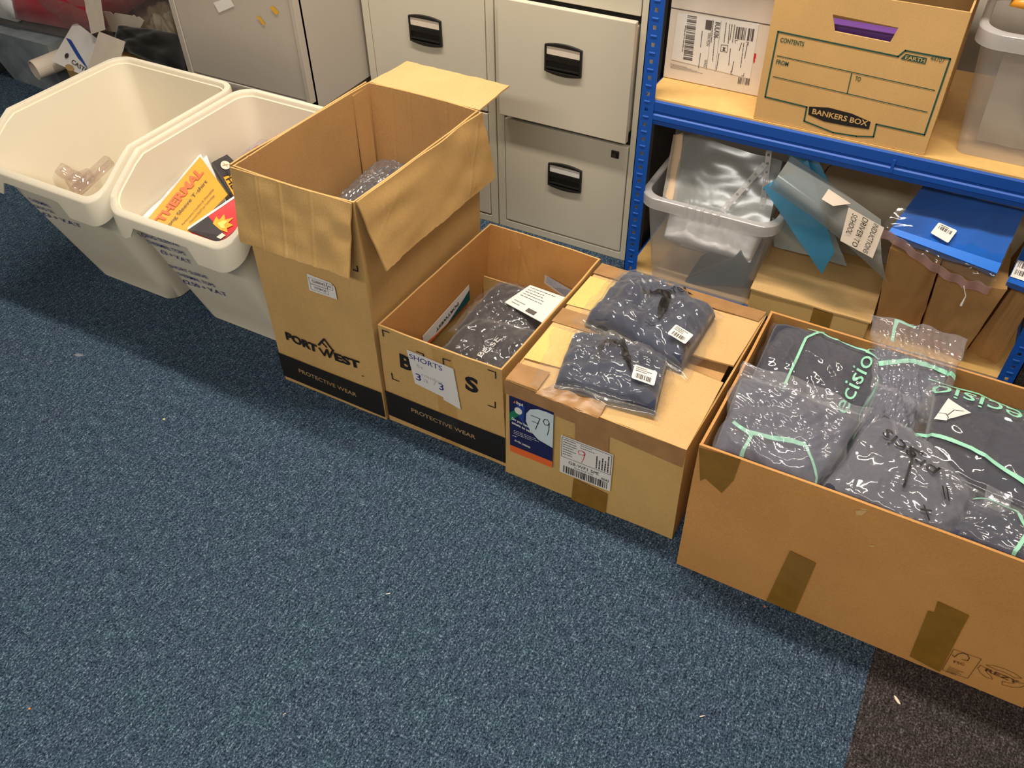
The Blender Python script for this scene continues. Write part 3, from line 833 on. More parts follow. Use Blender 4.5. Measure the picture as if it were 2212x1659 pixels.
Print().text('SHORTS', (-.876, .245), (-.792, .243), .015, .0).text('3', (-.866, .185), (-.852, .185), .021, .01).text('3', (-.806, .182), (-.793, .182), .021, .01).split_build(M['blue_ink'], note, mm(.0025))
Print().text('St', (-.860, .226), (-.842, .225), .010, -.01).text('combat', (-.850, .204), (-.795, .199), .011, -.01).text('a / ', (-.846, .187), (-.812, .187), .015, -.01).split_build(M['faded_ink'], note, mm(.0025))
Print().rect(-.815, .0, -.765, .30).build('clear_tape_strip', M['clear_tape'], c3, mm(.0008), maxlen=.05)
# inner liner flaps
B().box(-.9585, -.9545, 1.15, 1.575, .006, .128).build('inner_liner', M['kraft_pale'], c3)
B().box(-.950, -.66, 1.5665, 1.5705, .006, .150).build('inner_liner', M['kraft_pale'], c3)
# leaflet leaning on the left wall
def p3(u, v): return PX(u, v, -.944)
lf = [p3(908, 722), p3(918, 738), p3(1009, 647), p3(1003, 620)]
t = thing('leaflet', 'white leaflet printed PORTWEST, orange and teal edge, standing inside the low carton', 'leaflet', (-.944, 1.38, .13))
t['label'] = 'narrow white printed leaflet with orange and teal edge inside the low carton'
P00, P10, P11, P01 = V((-.9455, 1.270, .128)), V((-.9455, 1.488, .128)), V((-.9455, 1.488, .175)), V((-.9455, 1.270, .168))
sheet('sheet', bil(P10, P00, P01, P11), 8, 4, .0006, M['paper'], t)
ml = lambda s, z: V((-.9443, s, z))
Print().poly([(1.375, .128), (1.488, .128), (1.488, .160), (1.44, .145)]).build('teal_print', M['teal_print'], t, ml)
Print().poly([(1.270, .128), (1.40, .128), (1.33, .1335), (1.270, .141)]).build('orange_print', M['orange_print'], t, ml)
Print().text('PORTWEST', (1.432, .160), (1.325, .150), .010, .02).build('lettering', M['ink'], t, lambda s, z: V((-.9438, s, z)))
# garments inside
bagged('black shorts in a clear bag at the back of the low carton', (V((-.915, 1.33, .145)), V((-.70, 1.33, .14)), V((-.69, 1.55, .16)), V((-.90, 1.55, .16))), .035, 41, 'black_cloth', 'film', (.08, .05, .05, .05))
tb, ff, gf, n = bagged('black garment in a clear bag lettered BE-SE, front of the low carton', (V((-.925, 1.16, .12)), V((-.665, 1.15, .12)), V((-.66, 1.40, .185)), V((-.86, 1.38, .175))), .045, 43, 'black_cloth', 'film', (.05, .05, .05, .05), freq=4)
tb['label'] = 'black garment in clear bag with white stitched letters, front of the low carton'
Print().text('BE-SE', (.56, .42), (.60, .68), .055, .0).build('stitched_letters', M['label'], tb, lambda s, q_: ff(s, q_, True)+n*.003, maxlen=.03)
B().box(-.92, -.67, 1.17, 1.55, .006, .10).build('folded_garments', M['black_cloth'], c3, .02)
# white header card
t = thing('header_card', 'white printed header card lying on the black garments in the low carton', 'card', (-.745, 1.47, .20))
hq = (V((-.812, 1.435, .205)), V((-.690, 1.400, .212)), V((-.672, 1.500, .222)), V((-.782, 1.512, .216)))
sheet('card', bil(*hq), 6, 4, .0015, M['label'], t)
hf = bil(*hq)
pr = Print().scribble(.08, .45, .75, .95, 5, .018, 5).rect(.50, .06, .72, .20).scribble(.1, .08, .4, .3, 2, .02, 8)
pr.build('card_print', M['grey_ink'], t, lambda s, z: hf(s, z)+V((0, 0, .0008)))
t = thing('foil_packet', 'thin silvery packet edge poking up at the back of the low carton', 'packet', (-.70, 1.535, .2))
sheet('packet', bil(V((-.762, 1.548, .205)), V((-.668, 1.50, .215)), V((-.666, 1.515, .235)), V((-.765, 1.558, .222))), 8, 3, .003, M['film_haze'], t)
sheet('insert', bil(V((-.758, 1.551, .206)), V((-.672, 1.505, .216)), V((-.670, 1.518, .231)), V((-.761, 1.560, .219))), 4, 2, .0015, M['charcoal_print'], t)

# ------------------------------------------------------------------ TAPED CARTON WITH STICKERS
X0, X1, Y0, Y1 = -.637, -.236, 1.116, 1.572
c4, tp4 = carton('taped_carton', 'brown-taped cardboard carton with a blue lot 79 sticker and shipping label', 'carton', X0, X1, Y0, Y1, .288, mat='kraft_pale', matin='kraft_pale', bow=.002,
                 tops=[V((-.633, 1.118, .292)), V((-.240, 1.110, .285)), V((-.222, 1.570, .287)), V((-.622, 1.572, .288))])
zt = .290
panel('top_flap', (V((-.634, 1.117, zt)), V((-.240, 1.110, zt-.004)), V((-.236, 1.312, zt+.004)), V((-.628, 1.343, zt+.002))), .004, M['kraft_top'], c4, 24, 10, .004, 3, .001)
panel('top_flap', (V((-.628, 1.345, zt+.002)), V((-.234, 1.372, zt+.003)), V((-.224, 1.572, zt)), V((-.622, 1.573, zt))), .004, M['kraft_top'], c4, 24, 10, .003, 6, .001)
B().box(X0+.01, X1-.012, 1.18, 1.50, .262, .266).build('inner_flap', M['kraft_in'], c4)
def strip(name, pts, mat, par, z=None, eps=.0012):
    f = bil(*pts); return sheet(name, lambda u, v: f(u, v)+V((0, 0, eps+.0012*noise.noise(V((u*20, v*9, pts[0].x))))), 24, 4, .0004, mat, par)
strip('tape', (V((-.632, 1.325, zt+.004)), V((-.45, 1.330, zt+.004)), V((-.45, 1.385, zt+.004)), V((-.630, 1.378, zt+.004))), M['brown_tape'], c4)
strip('tape', (V((-.625, 1.530, zt+.0035)), V((-.23, 1.535, zt+.0035)), V((-.224, 1.574, zt+.003)), V((-.623, 1.575, zt+.003))), M['brown_tape'], c4)
strip('tape', (V((-.633, 1.116, zt+.003)), V((-.56, 1.116, zt+.003)), V((-.56, 1.175, zt+.004)), V((-.632, 1.170, zt+.004))), M['brown_tape'], c4)
m4 = lambda s, z: V((s, 1.114-.003*(z/.288)*(s-X0)/(X1-X0)-.002*math.sin(math.pi*(s-X0)/(X1-X0))*z/.288-.0026, z))
m4e = lambda e: (lambda s, z: m4(s, z)+V((0, -e, 0)))
def tapey(name, pts, mat, par, mp): return Print().poly(pts).build(name, mat, par, mp, maxlen=.03)
tapey('edge_tape', [(-.633, .258), (-.50, .248), (-.38, .247), (-.242, .236), (-.240, .2885), (-.633, .294)], M['brown_tape'], c4, m4e(.0006))
for (ya, yb, xb) in ((1.395, 1.515, -.50), (1.19, 1.31, -.52)):
    f_ = bil(V((-.630, ya, zt+.0046)), V((xb, ya+.01, zt+.0046)), V((xb, yb, zt+.0046)), V((-.625, yb, zt+.0046)))
    sheet('torn_surface', lambda u, v: f_(u, v)+V((.01*noise.noise(V((v*14, 3, ya)))*u, 0, 0)), 20, 14, .0003, M['torn'], c4)
# right-hand edge tape wraps round the corner
Print().rect(1.112, .235, 1.565, .289).build('edge_tape', M['brown_tape'], c4, lambda s, z: V((-.236+.016*(z/.288)+.0022, s, z)), maxlen=.06)
tapey('tape', [(-.468, .165), (-.392, .160), (-.396, .252), (-.470, .252)], M['brown_tape'], c4, m4e(.0004))
tapey('tape', [(-.470, .003), (-.388, .003), (-.388, .070), (-.467, .078)], M['olive_tape'], c4, m4e(.0004))
# torn tape lump on the front top edge
panel('torn_tape', (V((-.56, 1.108, .292)), V((-.42, 1.104, .290)), V((-.42, 1.150, .300)), V((-.53, 1.150, .302))), .003, M['brown_tape'], c4, 16, 6, .008, 4, .004)
# sticker 79
s0, s1, sz0, sz1 = -.622, -.518, .086, .257
st = Print().rect(s0, sz0, s1, sz1).build('lot_sticker', M['navy_print'], c4, m4e(.0012)); st['label'] = 'navy sticker numbered 79'
Print().rect(s0, sz0, s1, sz0+.020).build('orange_stripe', M['orange_print'], st, m4e(.0016))
arc = [(s1, .1545)]+[(s1-.0335+.046*math.cos(a)*1.0-.002, .2125+.0475*math.sin(a)) for a in [math.radians(d) for d in range(-78-20, -300, -14)]]+[(s1, .2545)]
arc = [(s1, .150), (-.552, .158), (-.572, .176), (-.582, .200), (-.581, .224), (-.572, .240), (-.555, .249), (-.535, .251), (s1, .250)]
Print().poly(arc).build('white_bubble', M['pale_print'], st, m4e(.0017))
Print().poly([(s0, .205), (s0+.018, .227), (s0+.028, .214), (s0, .180)]).build('green_shape', M['green_print'], st, m4e(.0017))
Print().poly([(-.604, .240), (-.585, .243), (-.588, .200), (-.575, .168), (-.60, .205)]).build('blue_shape', M['blue_print'], st, m4e(.0015))
pr = Print().disc((s0+.022, .222), .009, .010).text('bpi', (-.6045, .2415), (-.589, .2405), .0085, .03)
pr.text('Do you have', (-.6165, .189), (-.573, .183), .0075, .03).text('assets to sell?', (-.6165, .177), (-.567, .170), .0075, .03)
pr.scribble(-.612, .145, -.545, .160, 3, .0012, 4).text('01924 240040', (-.610, .124), (-.572, .120), .0062, .02).rect(-.615, .139, -.605, .1405)
pr.build('sticker_lettering', M['label'], st, m4e(.0019))
Print().poly([(-.612, .241), (-.6075, .249), (-.6065, .241)]).build('flame_mark', M['orange_print'], st, m4e(.0019))
Print().line([(-.570, .224), (-.549, .224), (-.559, .187)], .0018).line([(-.567, .208), (-.551, .207)], .0016).line([(-.527, .222), (-.531, .229), (-.538, .228), (-.541, .219), (-.537, .212), (-.530, .214), (-.527, .222), (-.528, .200), (-.531, .184)], .0018).build('handwritten_number', M['ink'], st, m4e(.0021))
# shipping label
a0, a1, z0, z1 = -.500, -.382, .083, .200
sl = Print().rect(a0, z0, a1, z1).build('shipping_label', M['label'], c4, m4e(.0012))
pr = Print().frame([(a0+.003, .136), (a1-.003, .136), (a1-.003, .196), (a0+.003, .196)], .0012)
pr.scribble(a0+.006, .142, a0+.040, .194, 7, .002, 3).scribble(a0+.045, .180, a1-.030, .194, 2, .0015, 9).scribble(a0+.080, .140, a1-.006, .190, 5, .0028, 11, True)
pr.text('GB-WF1 5PE', (a0+.020, .120), (a1-.028, .120), .0095, .005).text('0042', (a1-.022, .111), (a1-.004, .111), .007, .01)
pr.text('EUR EXP SVC', (a0+.034, .1125), (a1-.040, .1125), .004, .0)
pr.barcode(a0+.008, .087, a1-.006, .109, 36, 3)
pr.build('label_print', M['ink'], sl, m4e(.0016))
Print().line([(-.452, .176), (-.459, .172), (-.457, .163), (-.446, .164), (-.445, .175), (-.452, .176), (-.443, .172), (-.446, .155), (-.450, .140)], .0014).build('red_number', M['red_ink'], sl, m4e(.0019))

# two bagged navy garments on top
zz = .2965
bq = (V((-.590, 1.335, zz)), V((-.300, 1.275, zz)), V((-.298, 1.505, zz)), V((-.572, 1.562, zz)))
t1, f1, g1, n1 = bagged('navy knit garment in a clear bag, further back on the taped carton', bq, .058, 11, 'navy', 'film', (.10, .07, .05, .04), rough=.45)
pr = Print().text('preci', (.58, .66), (.72, .93), .10, .0)
pr.mark('arrow_mark'); pr.poly([(.38, .58), (.40, .53), (.55, .62), (.59, .72)]).poly([(.59, .72), (.55, .62), (.59, .38), (.63, .30), (.655, .42)])
bag_print(t1, pr, f1, n1, M['ink'])
bag_print(t1, Print().scribble(.55, .20, .68, .26, 2, .008, 3), f1, n1, M['ink'], 'small_print')
def sticker(par, ff, n, u0, v0, u1, v1, du=.0, seed=3):
    um, vm = (u0+u1)/2, (v0+v1)/2
    U = ff(u1, vm, True)-ff(u0, vm, True); U -= n*(U.dot(n)*.55); W_v = ff(um+du/2, v1, True)-ff(um-du/2, v0, True); W_v -= n*(W_v.dot(n)*.55)
    C_ = ff(um, vm, True)
    n = U.cross(W_v).normalized()
    mp = lambda s, tt: C_+U*(s-.5)+W_v*(tt-.5)+n*.007
    st = Print().poly([(.04, 0), (.96, 0), (1, .08), (1, .92), (.96, 1), (.04, 1), (0, .92), (0, .08)]).build('barcode_label', M['label'], par, lambda s, tt: mp(s, tt)+n*.0022, maxlen=.4)
    Print().barcode(.15, .12, .85, .45, 12, seed).scribble(.1, .55, .85, .92, 3, .05, seed).build('label_print', M['grey_ink'], st, lambda s, tt: mp(s, tt)+n*.0028, maxlen=.4)
sticker(t1, f1, n1, .76, .16, .91, .30, .02)
bq = (V((-.575, 1.118, zz)), V((-.305, 1.140, zz)), V((-.345, 1.325, zz)), V((-.612, 1.300, zz)))
t2, f2, g2, n2 = bagged('navy garment in a clear bag at the front edge of the taped carton', bq, .050, 17, 'navy', 'film', (.17, .05, .07, .06), rough=.4)
pr = Print().poly([(.42, .55), (.60, .80), (.58, .84), (.70, .76), (.64, .30), (.56, .55), (.62, .62), (.60, .66)]).text('pr', (.62, .92), (.72, .90), .09, -.005)
pr = Print().text('pr', (.72, .88), (.64, .92), .10, -.005)
pr.mark('arrow_mark'); pr.poly([(.42, .57), (.435, .52), (.575, .72), (.60, .83)]).poly([(.60, .83), (.575, .72), (.665, .40), (.72, .33), (.695, .52)])
bag_print(t2, pr, f2, n2, M['ink'])
bag_print(t2, Print().scribble(.38, .38, .62, .46, 2, .012, 5), f2, n2, M['ink'], 'small_print')
sticker(t2, f2, n2, .73, .24, .90, .44, .0, 8)

# ------------------------------------------------------------------ LARGE CARTON ON THE RIGHT
X0, X1, Y0, Y1 = -.206, .452, 1.062, 1.490
c5, tp5 = carton('open_carton', 'large open cardboard carton full of bagged garments, front right', 'carton', X0, X1, Y0, Y1, .368, th=.005, mat='kraft_orange', matin='kraft_orange', bow=-.003,
                 tops=[V((-.208, 1.056, .370)), V((.452, 1.056, .366)), V((.456, 1.478, .372)), V((-.202, 1.482, .372))])
m5 = lambda s, z: V((s, 1.062-.006*(z/.368)+.003*math.sin(math.pi*(s-X0)/(X1-X0))*z/.368-.0024, z))
m5e = lambda e: (lambda s, z: m5(s, z)+V((0, -e, 0)))
def pxp(L): return [(PY(u, v, 1.059).x, max(.002, PY(u, v, 1.059).z)) for u, v in L]
tapey('tape', pxp([(1707, 1188), (1763, 1215), (1716, 1325), (1655, 1298)]), M['olive_tape'], c5, m5e(.0006))
tapey('tape', pxp([(2026, 1297), (2094, 1328), (2082, 1350), (2030, 1452), (1965, 1418), (2005, 1318), (2018, 1322)]), M['olive_tape'], c5, m5e(.0006))
tapey('tape', pxp([(1512, 962), (1602, 988), (1585, 1035), (1560, 1062), (1525, 1030), (1514, 1035)]), M['olive_tape'], c5, m5e(.0006))
pr = Print()
pr.frame(pxp([(2060, 1402), (2120, 1423), (2090, 1466), (2035, 1447)]), .0008)
fa = lambda u, v: pxp([(u, v)])[0]
pr.line([fa(2057, 1414), fa(2062, 1419), fa(2070, 1412), fa(2080, 1410), fa(2090, 1414), fa(2094, 1421), fa(2090, 1427), fa(2078, 1424)], .0014)
pr.text('FSC', fa(2060, 1432), fa(2084, 1438), .008, 0).scribble(fa(2040, 1455)[0], .016, fa(2085, 1455)[0], .038, 5, .0011, 3)
cx_, cz_ = fa(2163, 1460)
for k in range(3):
    a = math.radians(90+k*120); 
    pts = [(cx_+.040*math.cos(a+d)*.95, cz_+.024*math.sin(a+d)) for d in (-.80, -.35, .1, .55)]
    pts2 = [(cx_+.026*math.cos(a+d)*.95, cz_+.014*math.sin(a+d)) for d in (.55, .1, -.35, -.80)]
    pr.frame(pts+[(cx_+.040*math.cos(a+.85), cz_+.020*math.sin(a+.85))]+pts2, .0009)
pr.text('REZY', (cx_-.026, cz_-.004), (cx_+.028, cz_-.004), .010, .02)
pr.build('printed_marks', M['brown_ink'], c5, m5e(.0004))
# torn paper nicks
for (u, v, w_, h_) in ((1850, 1110, .014, .020), (1880, 1178, .008, .006), (1862, 1098, .010, .007)):
    a, c_ = fa(u, v)
    o = Print().poly([(a, c_), (a+w_*.6, c_+h_*.2), (a+w_, c_+h_), (a+w_*.3, c_+h_*.8), (a-w_*.3, c_+h_*.5)]).build('torn_patch', M['kraft_top'], c5, m5e(.0008))
B().box(X0+.012, X1-.012, Y0+.014, Y1-.014, .006, .20).build('folded_garments', M['navy2'], c5, .02)
def Q(*a): return tuple(PZ(u, v, z) for u, v, z in a)
# back row
t, f, g, n = bagged('dark navy top in bag printed with a mint frame, back left of large carton',
    (V((-.190, 1.235, .300)), V((.035, 1.215, .300)), V((.050, 1.470, .345)), V((-.190, 1.470, .350))), .040, 61, 'navy2', 'film', (.02, .02, .02, .02), rough=.15, freq=4, wr=.004)
pr = Print().line([(.32, -.02), (.32, .80), (.42, .97)], .022).line([(.30, .93), (.97, .86)], .018).line([(.96, .02), (.97, .86)], .03).text('precision', (.84, .0), (.88, .96), .135, .0)
bag_print(t, pr, f, n, M['mint'], 'mint_print')
t, f, g, n = bagged('crumpled clear bag with a mint line at the back edge of the large carton',
    (V((.040, 1.340, .325)), V((.165, 1.330, .325)), V((.165, 1.530, .395)), V((-.02, 1.530, .390))), .020, 67, 'slate', 'film_haze', (.05, .1, .02, .35), rough=.2, wr=.012, curl=.012)
bag_print(t, Print().line([(.1, .42), (.5, .56), (.98, .55)], .05).line([(.25, .75), (.27, .98), (.45, .97)], .035), f, n, M['mint'], 'mint_print')
# middle grey-looking piece
t, f, g, n = bagged('hazy clear bag between the mint framed bag and the right bag, large carton',
    (V((.015, 1.175, .310)), V((.120, 1.165, .310)), V((.125, 1.375, .345)), V((.030, 1.375, .345))), .030, 71, 'slate', 'film_haze', (.1, .02, .02, .02), rough=.2, wr=.010)
bag_print(t, Print().text('si', (.93, .25), (.95, .55), .16, -.01), f, n, M['mint'], 'mint_print')
# front left
t, f, g, n = bagged('slate garment in hazy bag with branching mint line, front left of large carton',
    (V((-.192, 1.080, .320)), V((.005, 1.076, .322)), V((.045, 1.275, .375)), V((-.202, 1.290, .375))), .036, 73, 'slate', 'film_haze', (.02, .02, .02, .16), rough=.15, freq=3, wr=.009, curl=.015)
pr = Print().line([(.28, .0), (.30, .22), (.12, .30)], .03).line([(.28, .24), (.70, .32)], .04).line([(.70, .34), (.93, .10), (.96, 0)], .02)
bag_print(t, pr, f, n, M['mint'], 'mint_print')
bag_print(t, Print().text('Security Print', (.45, .735), (.68, .72), .025, -.01, True), f, n, M['grey_ink'], 'small_print')
# centre front
t, f, g, n = bagged('dark garment in a clear bag printed precis in black, front middle of the large carton',
    (V((-.004, 1.078, .318)), V((.225, 1.074, .315)), V((.250, 1.200, .335)), V((.052, 1.310, .352))), .036, 79, 'navy2', 'film_haze', (.02, .02, .02, .02), rough=.15, freq=3, wr=.005)
t['label'] = 'dark garment in clear bag with black lettering, front middle of large carton'
pr = Print().text('precis', (.66, .66), (.18, .76), .13, .0).line([(.40, .72), (.46, .60), (.52, .30)], .018).line([(.40, .72), (.50, .74)], .02).line([(.74, .52), (.80, .40)], .012).line([(.77, .54), (.83, .42)], .012).line([(.70, .22), (.78, .10)], .012).line([(.70, .16), (.76, .20)], .02)
bag_print(t, pr, f, n, M['ink'], 'black_print', eps=.011)
# right
rq = (V((.125, 1.175, .345)), V((.420, 1.130, .345)), V((.430, 1.400, .360)), V((.110, 1.430, .362)))
t, f, g, n = bagged('dark top in clear bag with mint lettering and white patch, right of large carton', rq, .036, 83, 'navy2', 'film', (.07, .02, .10, .10), rough=.12, freq=3, wr=.004)
pr = Print().text('precisio', (.72, .82), (.05, .88), .15, .0).line([(.02, .93), (.30, .98), (.60, .86), (.98, .84)], .022).line([(.0, .34), (.30, .32), (.62, .22), (1, .12)], .028)
pr.line([(.76, .86), (.82, .68), (.66, .72)], .012).line([(.70, .66), (.84, .62)], .014).line([(.79, .80), (.86, .80)], .012)
bag_print(t, pr, f, n, M['mint'], 'mint_print')
lb = Print().poly([(.09, .50), (.15, .50), (.27, .66), (.14, .73)]).build('white_patch', M['label'], t, lambda s, z: f(s, z, True)+n*.004, maxlen=.05)
Print().line([(.105, .56), (.14, .56), (.155, .53), (.155, .505)], .004).line([(.15, .55), (.18, .63), (.23, .65)], .004).build('patch_print', M['charcoal_print'], lb, lambda s, z: f(s, z, True)+n*.0046, maxlen=.05)
Print().rect(.42, .02, .56, .12).build('clear_seal', M['film_haze'], t, lambda s, z: f(s, z)+n*.002, maxlen=.05)
# bottom right
t, f, g, n = bagged('navy garment in clear bag with curved mint line, front right of large carton',
    (V((.205, 1.078, .322)), V((.430, 1.074, .330)), V((.435, 1.155, .338)), V((.235, 1.195, .328))), .030, 89, 'slate', 'film', (.02, .02, .02, .02), rough=.15, freq=3, wr=.006)
bag_print(t, Print().line([(.05, .85), (.35, .80), (.48, .50), (.46, 0)], .03), f, n, M['mint'], 'mint_print')

# ------------------------------------------------------------------ CONTENTS OF THE BINS
t = thing('thermal_shirt_pack', 'yellow card pack lettered THERMAL with folded white shirt, in the second bin', 'clothing pack', (-1.56, 1.26, .33))
def on(q, e=.001):
    f_ = bil(*q); n_ = (V(q[1])-V(q[0])).cross(V(q[3])-V(q[0])).normalized(); n_ = n_ if n_.z > 0 else -n_
    return (lambda s, z: f_(s, z)+n_*e)
yq = (PZ(296, 470, .385), PZ(410, 510, .345), PZ(490, 418, .36), PZ(430, 336, .435))   # s along short/bottom, t along text... 
yq = (PZ(315, 478, .380), PZ(408, 508, .345), PZ(492, 420, .365), PZ(432, 338, .425))
panel('card', yq, .002, M['yellow_print'], t, 8, 8, .002, 1)
e = on(yq, .003)
# lettering runs along the t direction; letters' up points to s=0
o = Print().text('THERMAL', (.33, .04), (.30, .90), .19, .04).build('title_lettering', M['orange_print'], t, e)
Print().text('Long Sleeve T-shirt', (.52, -.02), (.50, .86), .085, .0).build('subtitle_lettering', M['charcoal_print'], t, e)
Print().text('Performance Comfort & Wearability', (.74, .12), (.72, .86), .045, .0).text('Thermal HeatTrap Technology', (.84, .2), (.82, .80), .045, 0).build('small_lettering', M['charcoal_print'], t, e)
for k in range(2):
    a = PZ(310-9*k, 476-3*k, .366-.012*k); d_ = PZ(427-6*k, 330-3*k, .412-.012*k)
    a.x = max(a.x, -1.662); d_.x = max(d_.x, -1.672)
    panel('folded_shirt', (a, yq[1]+V((-.012, 0, -.012*(k+1))), yq[2]+V((-.012, 0, -.012*(k+1))), d_), .010, M['white_cloth'], t, 14, 10, .006, 20+k)
sheet('plastic_sleeve', lambda u, v: on(yq, .006)(u*1.10-.07, v*1.10-.02)+V((0, 0, .002*noise.noise(V((u*3, v*3, 1))))), 20, 20, 0, M['film_calm'], t)
t = thing('thermal_shirt_pack', 'dark card pack with pale star badge and flame lettering, in the second bin', 'clothing pack', (-1.55, 1.40, .34))
dq = (PZ(455, 345, .392), PZ(492, 330, .392), PZ(560, 420, .345), PZ(500, 440, .335))
dq = (PZ(456, 352, .385), PZ(508, 432, .350), PZ(560, 400, .340), PZ(490, 333, .385))
panel('card', dq, .012, M['charcoal_print'], t, 8, 6, .002, 2)
e = on(dq, .002)
Print().disc((.22, .52), .11, .22).build('badge', M['paper_warm'], t, e)
Print().line([(.16+.0, .50), (.28, .54)], .02).line([(.20, .40), (.24, .64)], .02).build('badge_star', M['gold_ink'], t, on(dq, .003))
Print().poly([(.42, .10), (.50, .45), (.54, .30), (.62, .62), (.66, .35), (.98, .30), (1, .02)]).build('flame_print', M['flame'], t, e)
Print().text('THERMAL', (.36, .12), (1.4, .10), .26, .02).build('title_lettering', M['ink'], t, on(dq, .0035))
t = thing('thermal_shirt_pack', 'red card pack with a yellow flame picture, front right of the second bin', 'clothing pack', (-1.46, 1.21, .34))
rq_ = (PZ(405, 498, .350), PZ(470, 524, .335), PZ(530, 480, .335), PZ(508, 428, .365))
panel('card', rq_, .012, M['red_print'], t, 8, 6, .001, 3)
e = on(rq_, .002)
Print().poly([(0, 0), (1, 0), (1, .30), (0, .42)]).build('dark_print', M['charcoal_print'], t, e)
Print().poly([(.35, .36), (.20, .52), (.38, .50), (.30, .66), (.50, .60), (.62, .78), (.66, .60), (.85, .66), (.80, .48), (.95, .40), (.7, .34)]).build('flame_print', M['flame'], t, on(rq_, .003))
Print().poly([(.45, .42), (.48, .54), (.60, .62), (.66, .48), (.78, .46), (.7, .38)]).build('flame_core', M['flame2'], t, on(rq_, .004))
Print().rect(.84, .12, .99, .30).build('small_label', M['paper_warm'], t, on(rq_, .003))
panel('white_border', (rq_[3], rq_[0], rq_[0]+V((-.004, .006, .003)), rq_[3]+V((-.004, .006, .003))), .002, M['label'], t, 4, 2, 0)
t = thing('bagged_garment', 'red garment in a clear bag at the back of the second bin', 'bagged clothing', (-1.45, 1.45, .3))
q = (V((-1.64, 1.43, .335)), V((-1.40, 1.40, .31)), V((-1.38, 1.55, .335)), V((-1.64, 1.558, .355)))
solid_pillow('garment', q, .05, 5, M['red_cloth'], t, 24, 20)
fn, n = pillow_fn(q, .075, 8, .4, 5, .3)
sheet('plastic_bag', fn, 50, 40, 0, M['film_haze'], t)
t = thing('bagged_garment', 'white folded garments in clear bags filling the lower half of the second bin', 'bagged clothing', (-1.5, 1.3, .01))
B().hexa([(-1.63, 1.26, .014), (-1.37, 1.26, .014), (-1.37, 1.52, .014), (-1.63, 1.52, .014)], [(-1.645, 1.165, .29), (-1.350, 1.165, .29), (-1.350, 1.53, .255), (-1.645, 1.53, .255)]).build('garment', M['white_cloth'], t, .01)
# clear plastic hangers in the first bin
cl = film('clear_acrylic', (.95, .9, .88), .16, .16, .05, .1, 10, (.9, .78, .72))
t = thing('clear_tubes', 'clear plastic cylinders and strips lying in the first bin', 'plastic packaging', (-1.95, 1.24, .20))
ax = (PZ(150, 400, .24)-PZ(200, 375, .24))
b = B()
for (u, v, u2, v2, r) in ((160, 412, 232, 346, .014), (172, 415, 240, 352, .010), (150, 398, 196, 378, .020)):
    b = B(); a, c_ = PZ(u, v, .31), PZ(u2, v2, .31)
    a.x = max(a.x, -2.06+.0); b.tube([a, a.lerp(c_, .5), c_], r, 16); b.build('tube', cl, t, smooth=True)
for (u, v) in ((137, 378), (162, 392)):
    c_ = PZ(u, v, .31); B().tube([c_+V((0, -.006, 0)), c_+V((0, .02, .012))], .020, 20).build('end_disc', cl, t, smooth=True)

# ------------------------------------------------------------------ UPPER SHELF
# white shipping box
wy = PZ(1432, 167, UZ).y; wx0 = PZ(1432, 167, UZ).x; wx1 = PZ(1640, 209, UZ).x
t = thing('shipping_box', 'white cardboard shipping box with barcode labels on the upper shelf', 'box', ((wx0+wx1)/2, wy, UZ))
B().box(wx0, wx1, wy, min(wy+.27, SB-.04), UZ+.001, UZ+.235).build('box_body', simple('white_card', (226, 214, 200), .7, bump=.05), t, .002)
B().box(wx0+.001, wx1, wy-.0006, wy+.05, UZ+.170, UZ+.172).build('flap_seam', M['grey_ink'], t)
P = lambda u, v: (PY(u, v, wy).x, PY(u, v, wy).z)
def zl(zx, zy): return P(1420+zx*280/2212, zy*210/1659)   # crop-of-photo coordinates read off the label
m_ = lambda e: (lambda s, z: V((s, wy-e, z)))
lb = Print().poly([zl(350, 215), zl(1740, 400), zl(1580, 1340), zl(240, 1010)]).build('shipping_label', M['label'], t, m_(.001))
pr = Print()
a, c_ = zl(520, 255), zl(440, 1030); a2 = zl(680, 280)
def rot_barcode(pr, p0, p1, w2, n, seed):
    "bars stacked from p0 to p1, each spanning the vector w2"
    r = random.Random(seed); ws = [r.choice((1, 1, 2, 3)) for _ in range(2*n)]; S_ = sum(ws); q = 0; p0 = V(p0); p1 = V(p1); w2 = V(w2)
    for i, k in enumerate(ws):
        if i % 2 == 0:
            A, C = p0.lerp(p1, q/S_), p0.lerp(p1, (q+k)/S_); pr.poly([A, C, C+w2, A+w2])
        q += k
rot_barcode(pr, a, c_, V(a2)-V(a), 30, 5)
rot_barcode(pr, zl(1355, 450), zl(1675, 495), V(zl(1325, 660))-V(zl(1355, 450)), 9, 7)
pr.text('BULK06', zl(1000, 370), zl(965, 640), .012, .02).text('VAN MON', zl(870, 550), zl(835, 775), .008, .0).text('WAKE', zl(805, 1010), zl(790, 1145), .008, .0)
pr.frame([zl(1095, 760), zl(1210, 775), zl(1190, 890), zl(1080, 870)], .0012).text('M', zl(1120, 800), zl(1112, 860), .0075, .02)
pr.poly([zl(835, 335), zl(940, 350), zl(920, 515), zl(818, 495)])
for (x, y, x2, y2) in ((1180, 385, 1140, 725), (1240, 410, 1210, 740), (1280, 415, 1240, 680), (1325, 420, 1285, 720), (960, 350, 920, 720), (770, 530, 740, 800), (740, 905, 705, 1155), (1440, 730, 1400, 860), (1480, 730, 1420, 1160), (1540, 740, 1490, 1000), (1250, 830, 1220, 1110), (1305, 1045, 1270, 1230), (485, 435, 430, 880), (980, 650, 945, 1045), (1055, 910, 1010, 1190)):
    A, C = V(zl(x, y)), V(zl(x2, y2)); r = random.Random(x)
    p = 0
    while p < 1:
        q2 = min(1, p+r.uniform(.05, .16)); pr.line([A.lerp(C, p), A.lerp(C, q2)], .0018); p = q2+.04
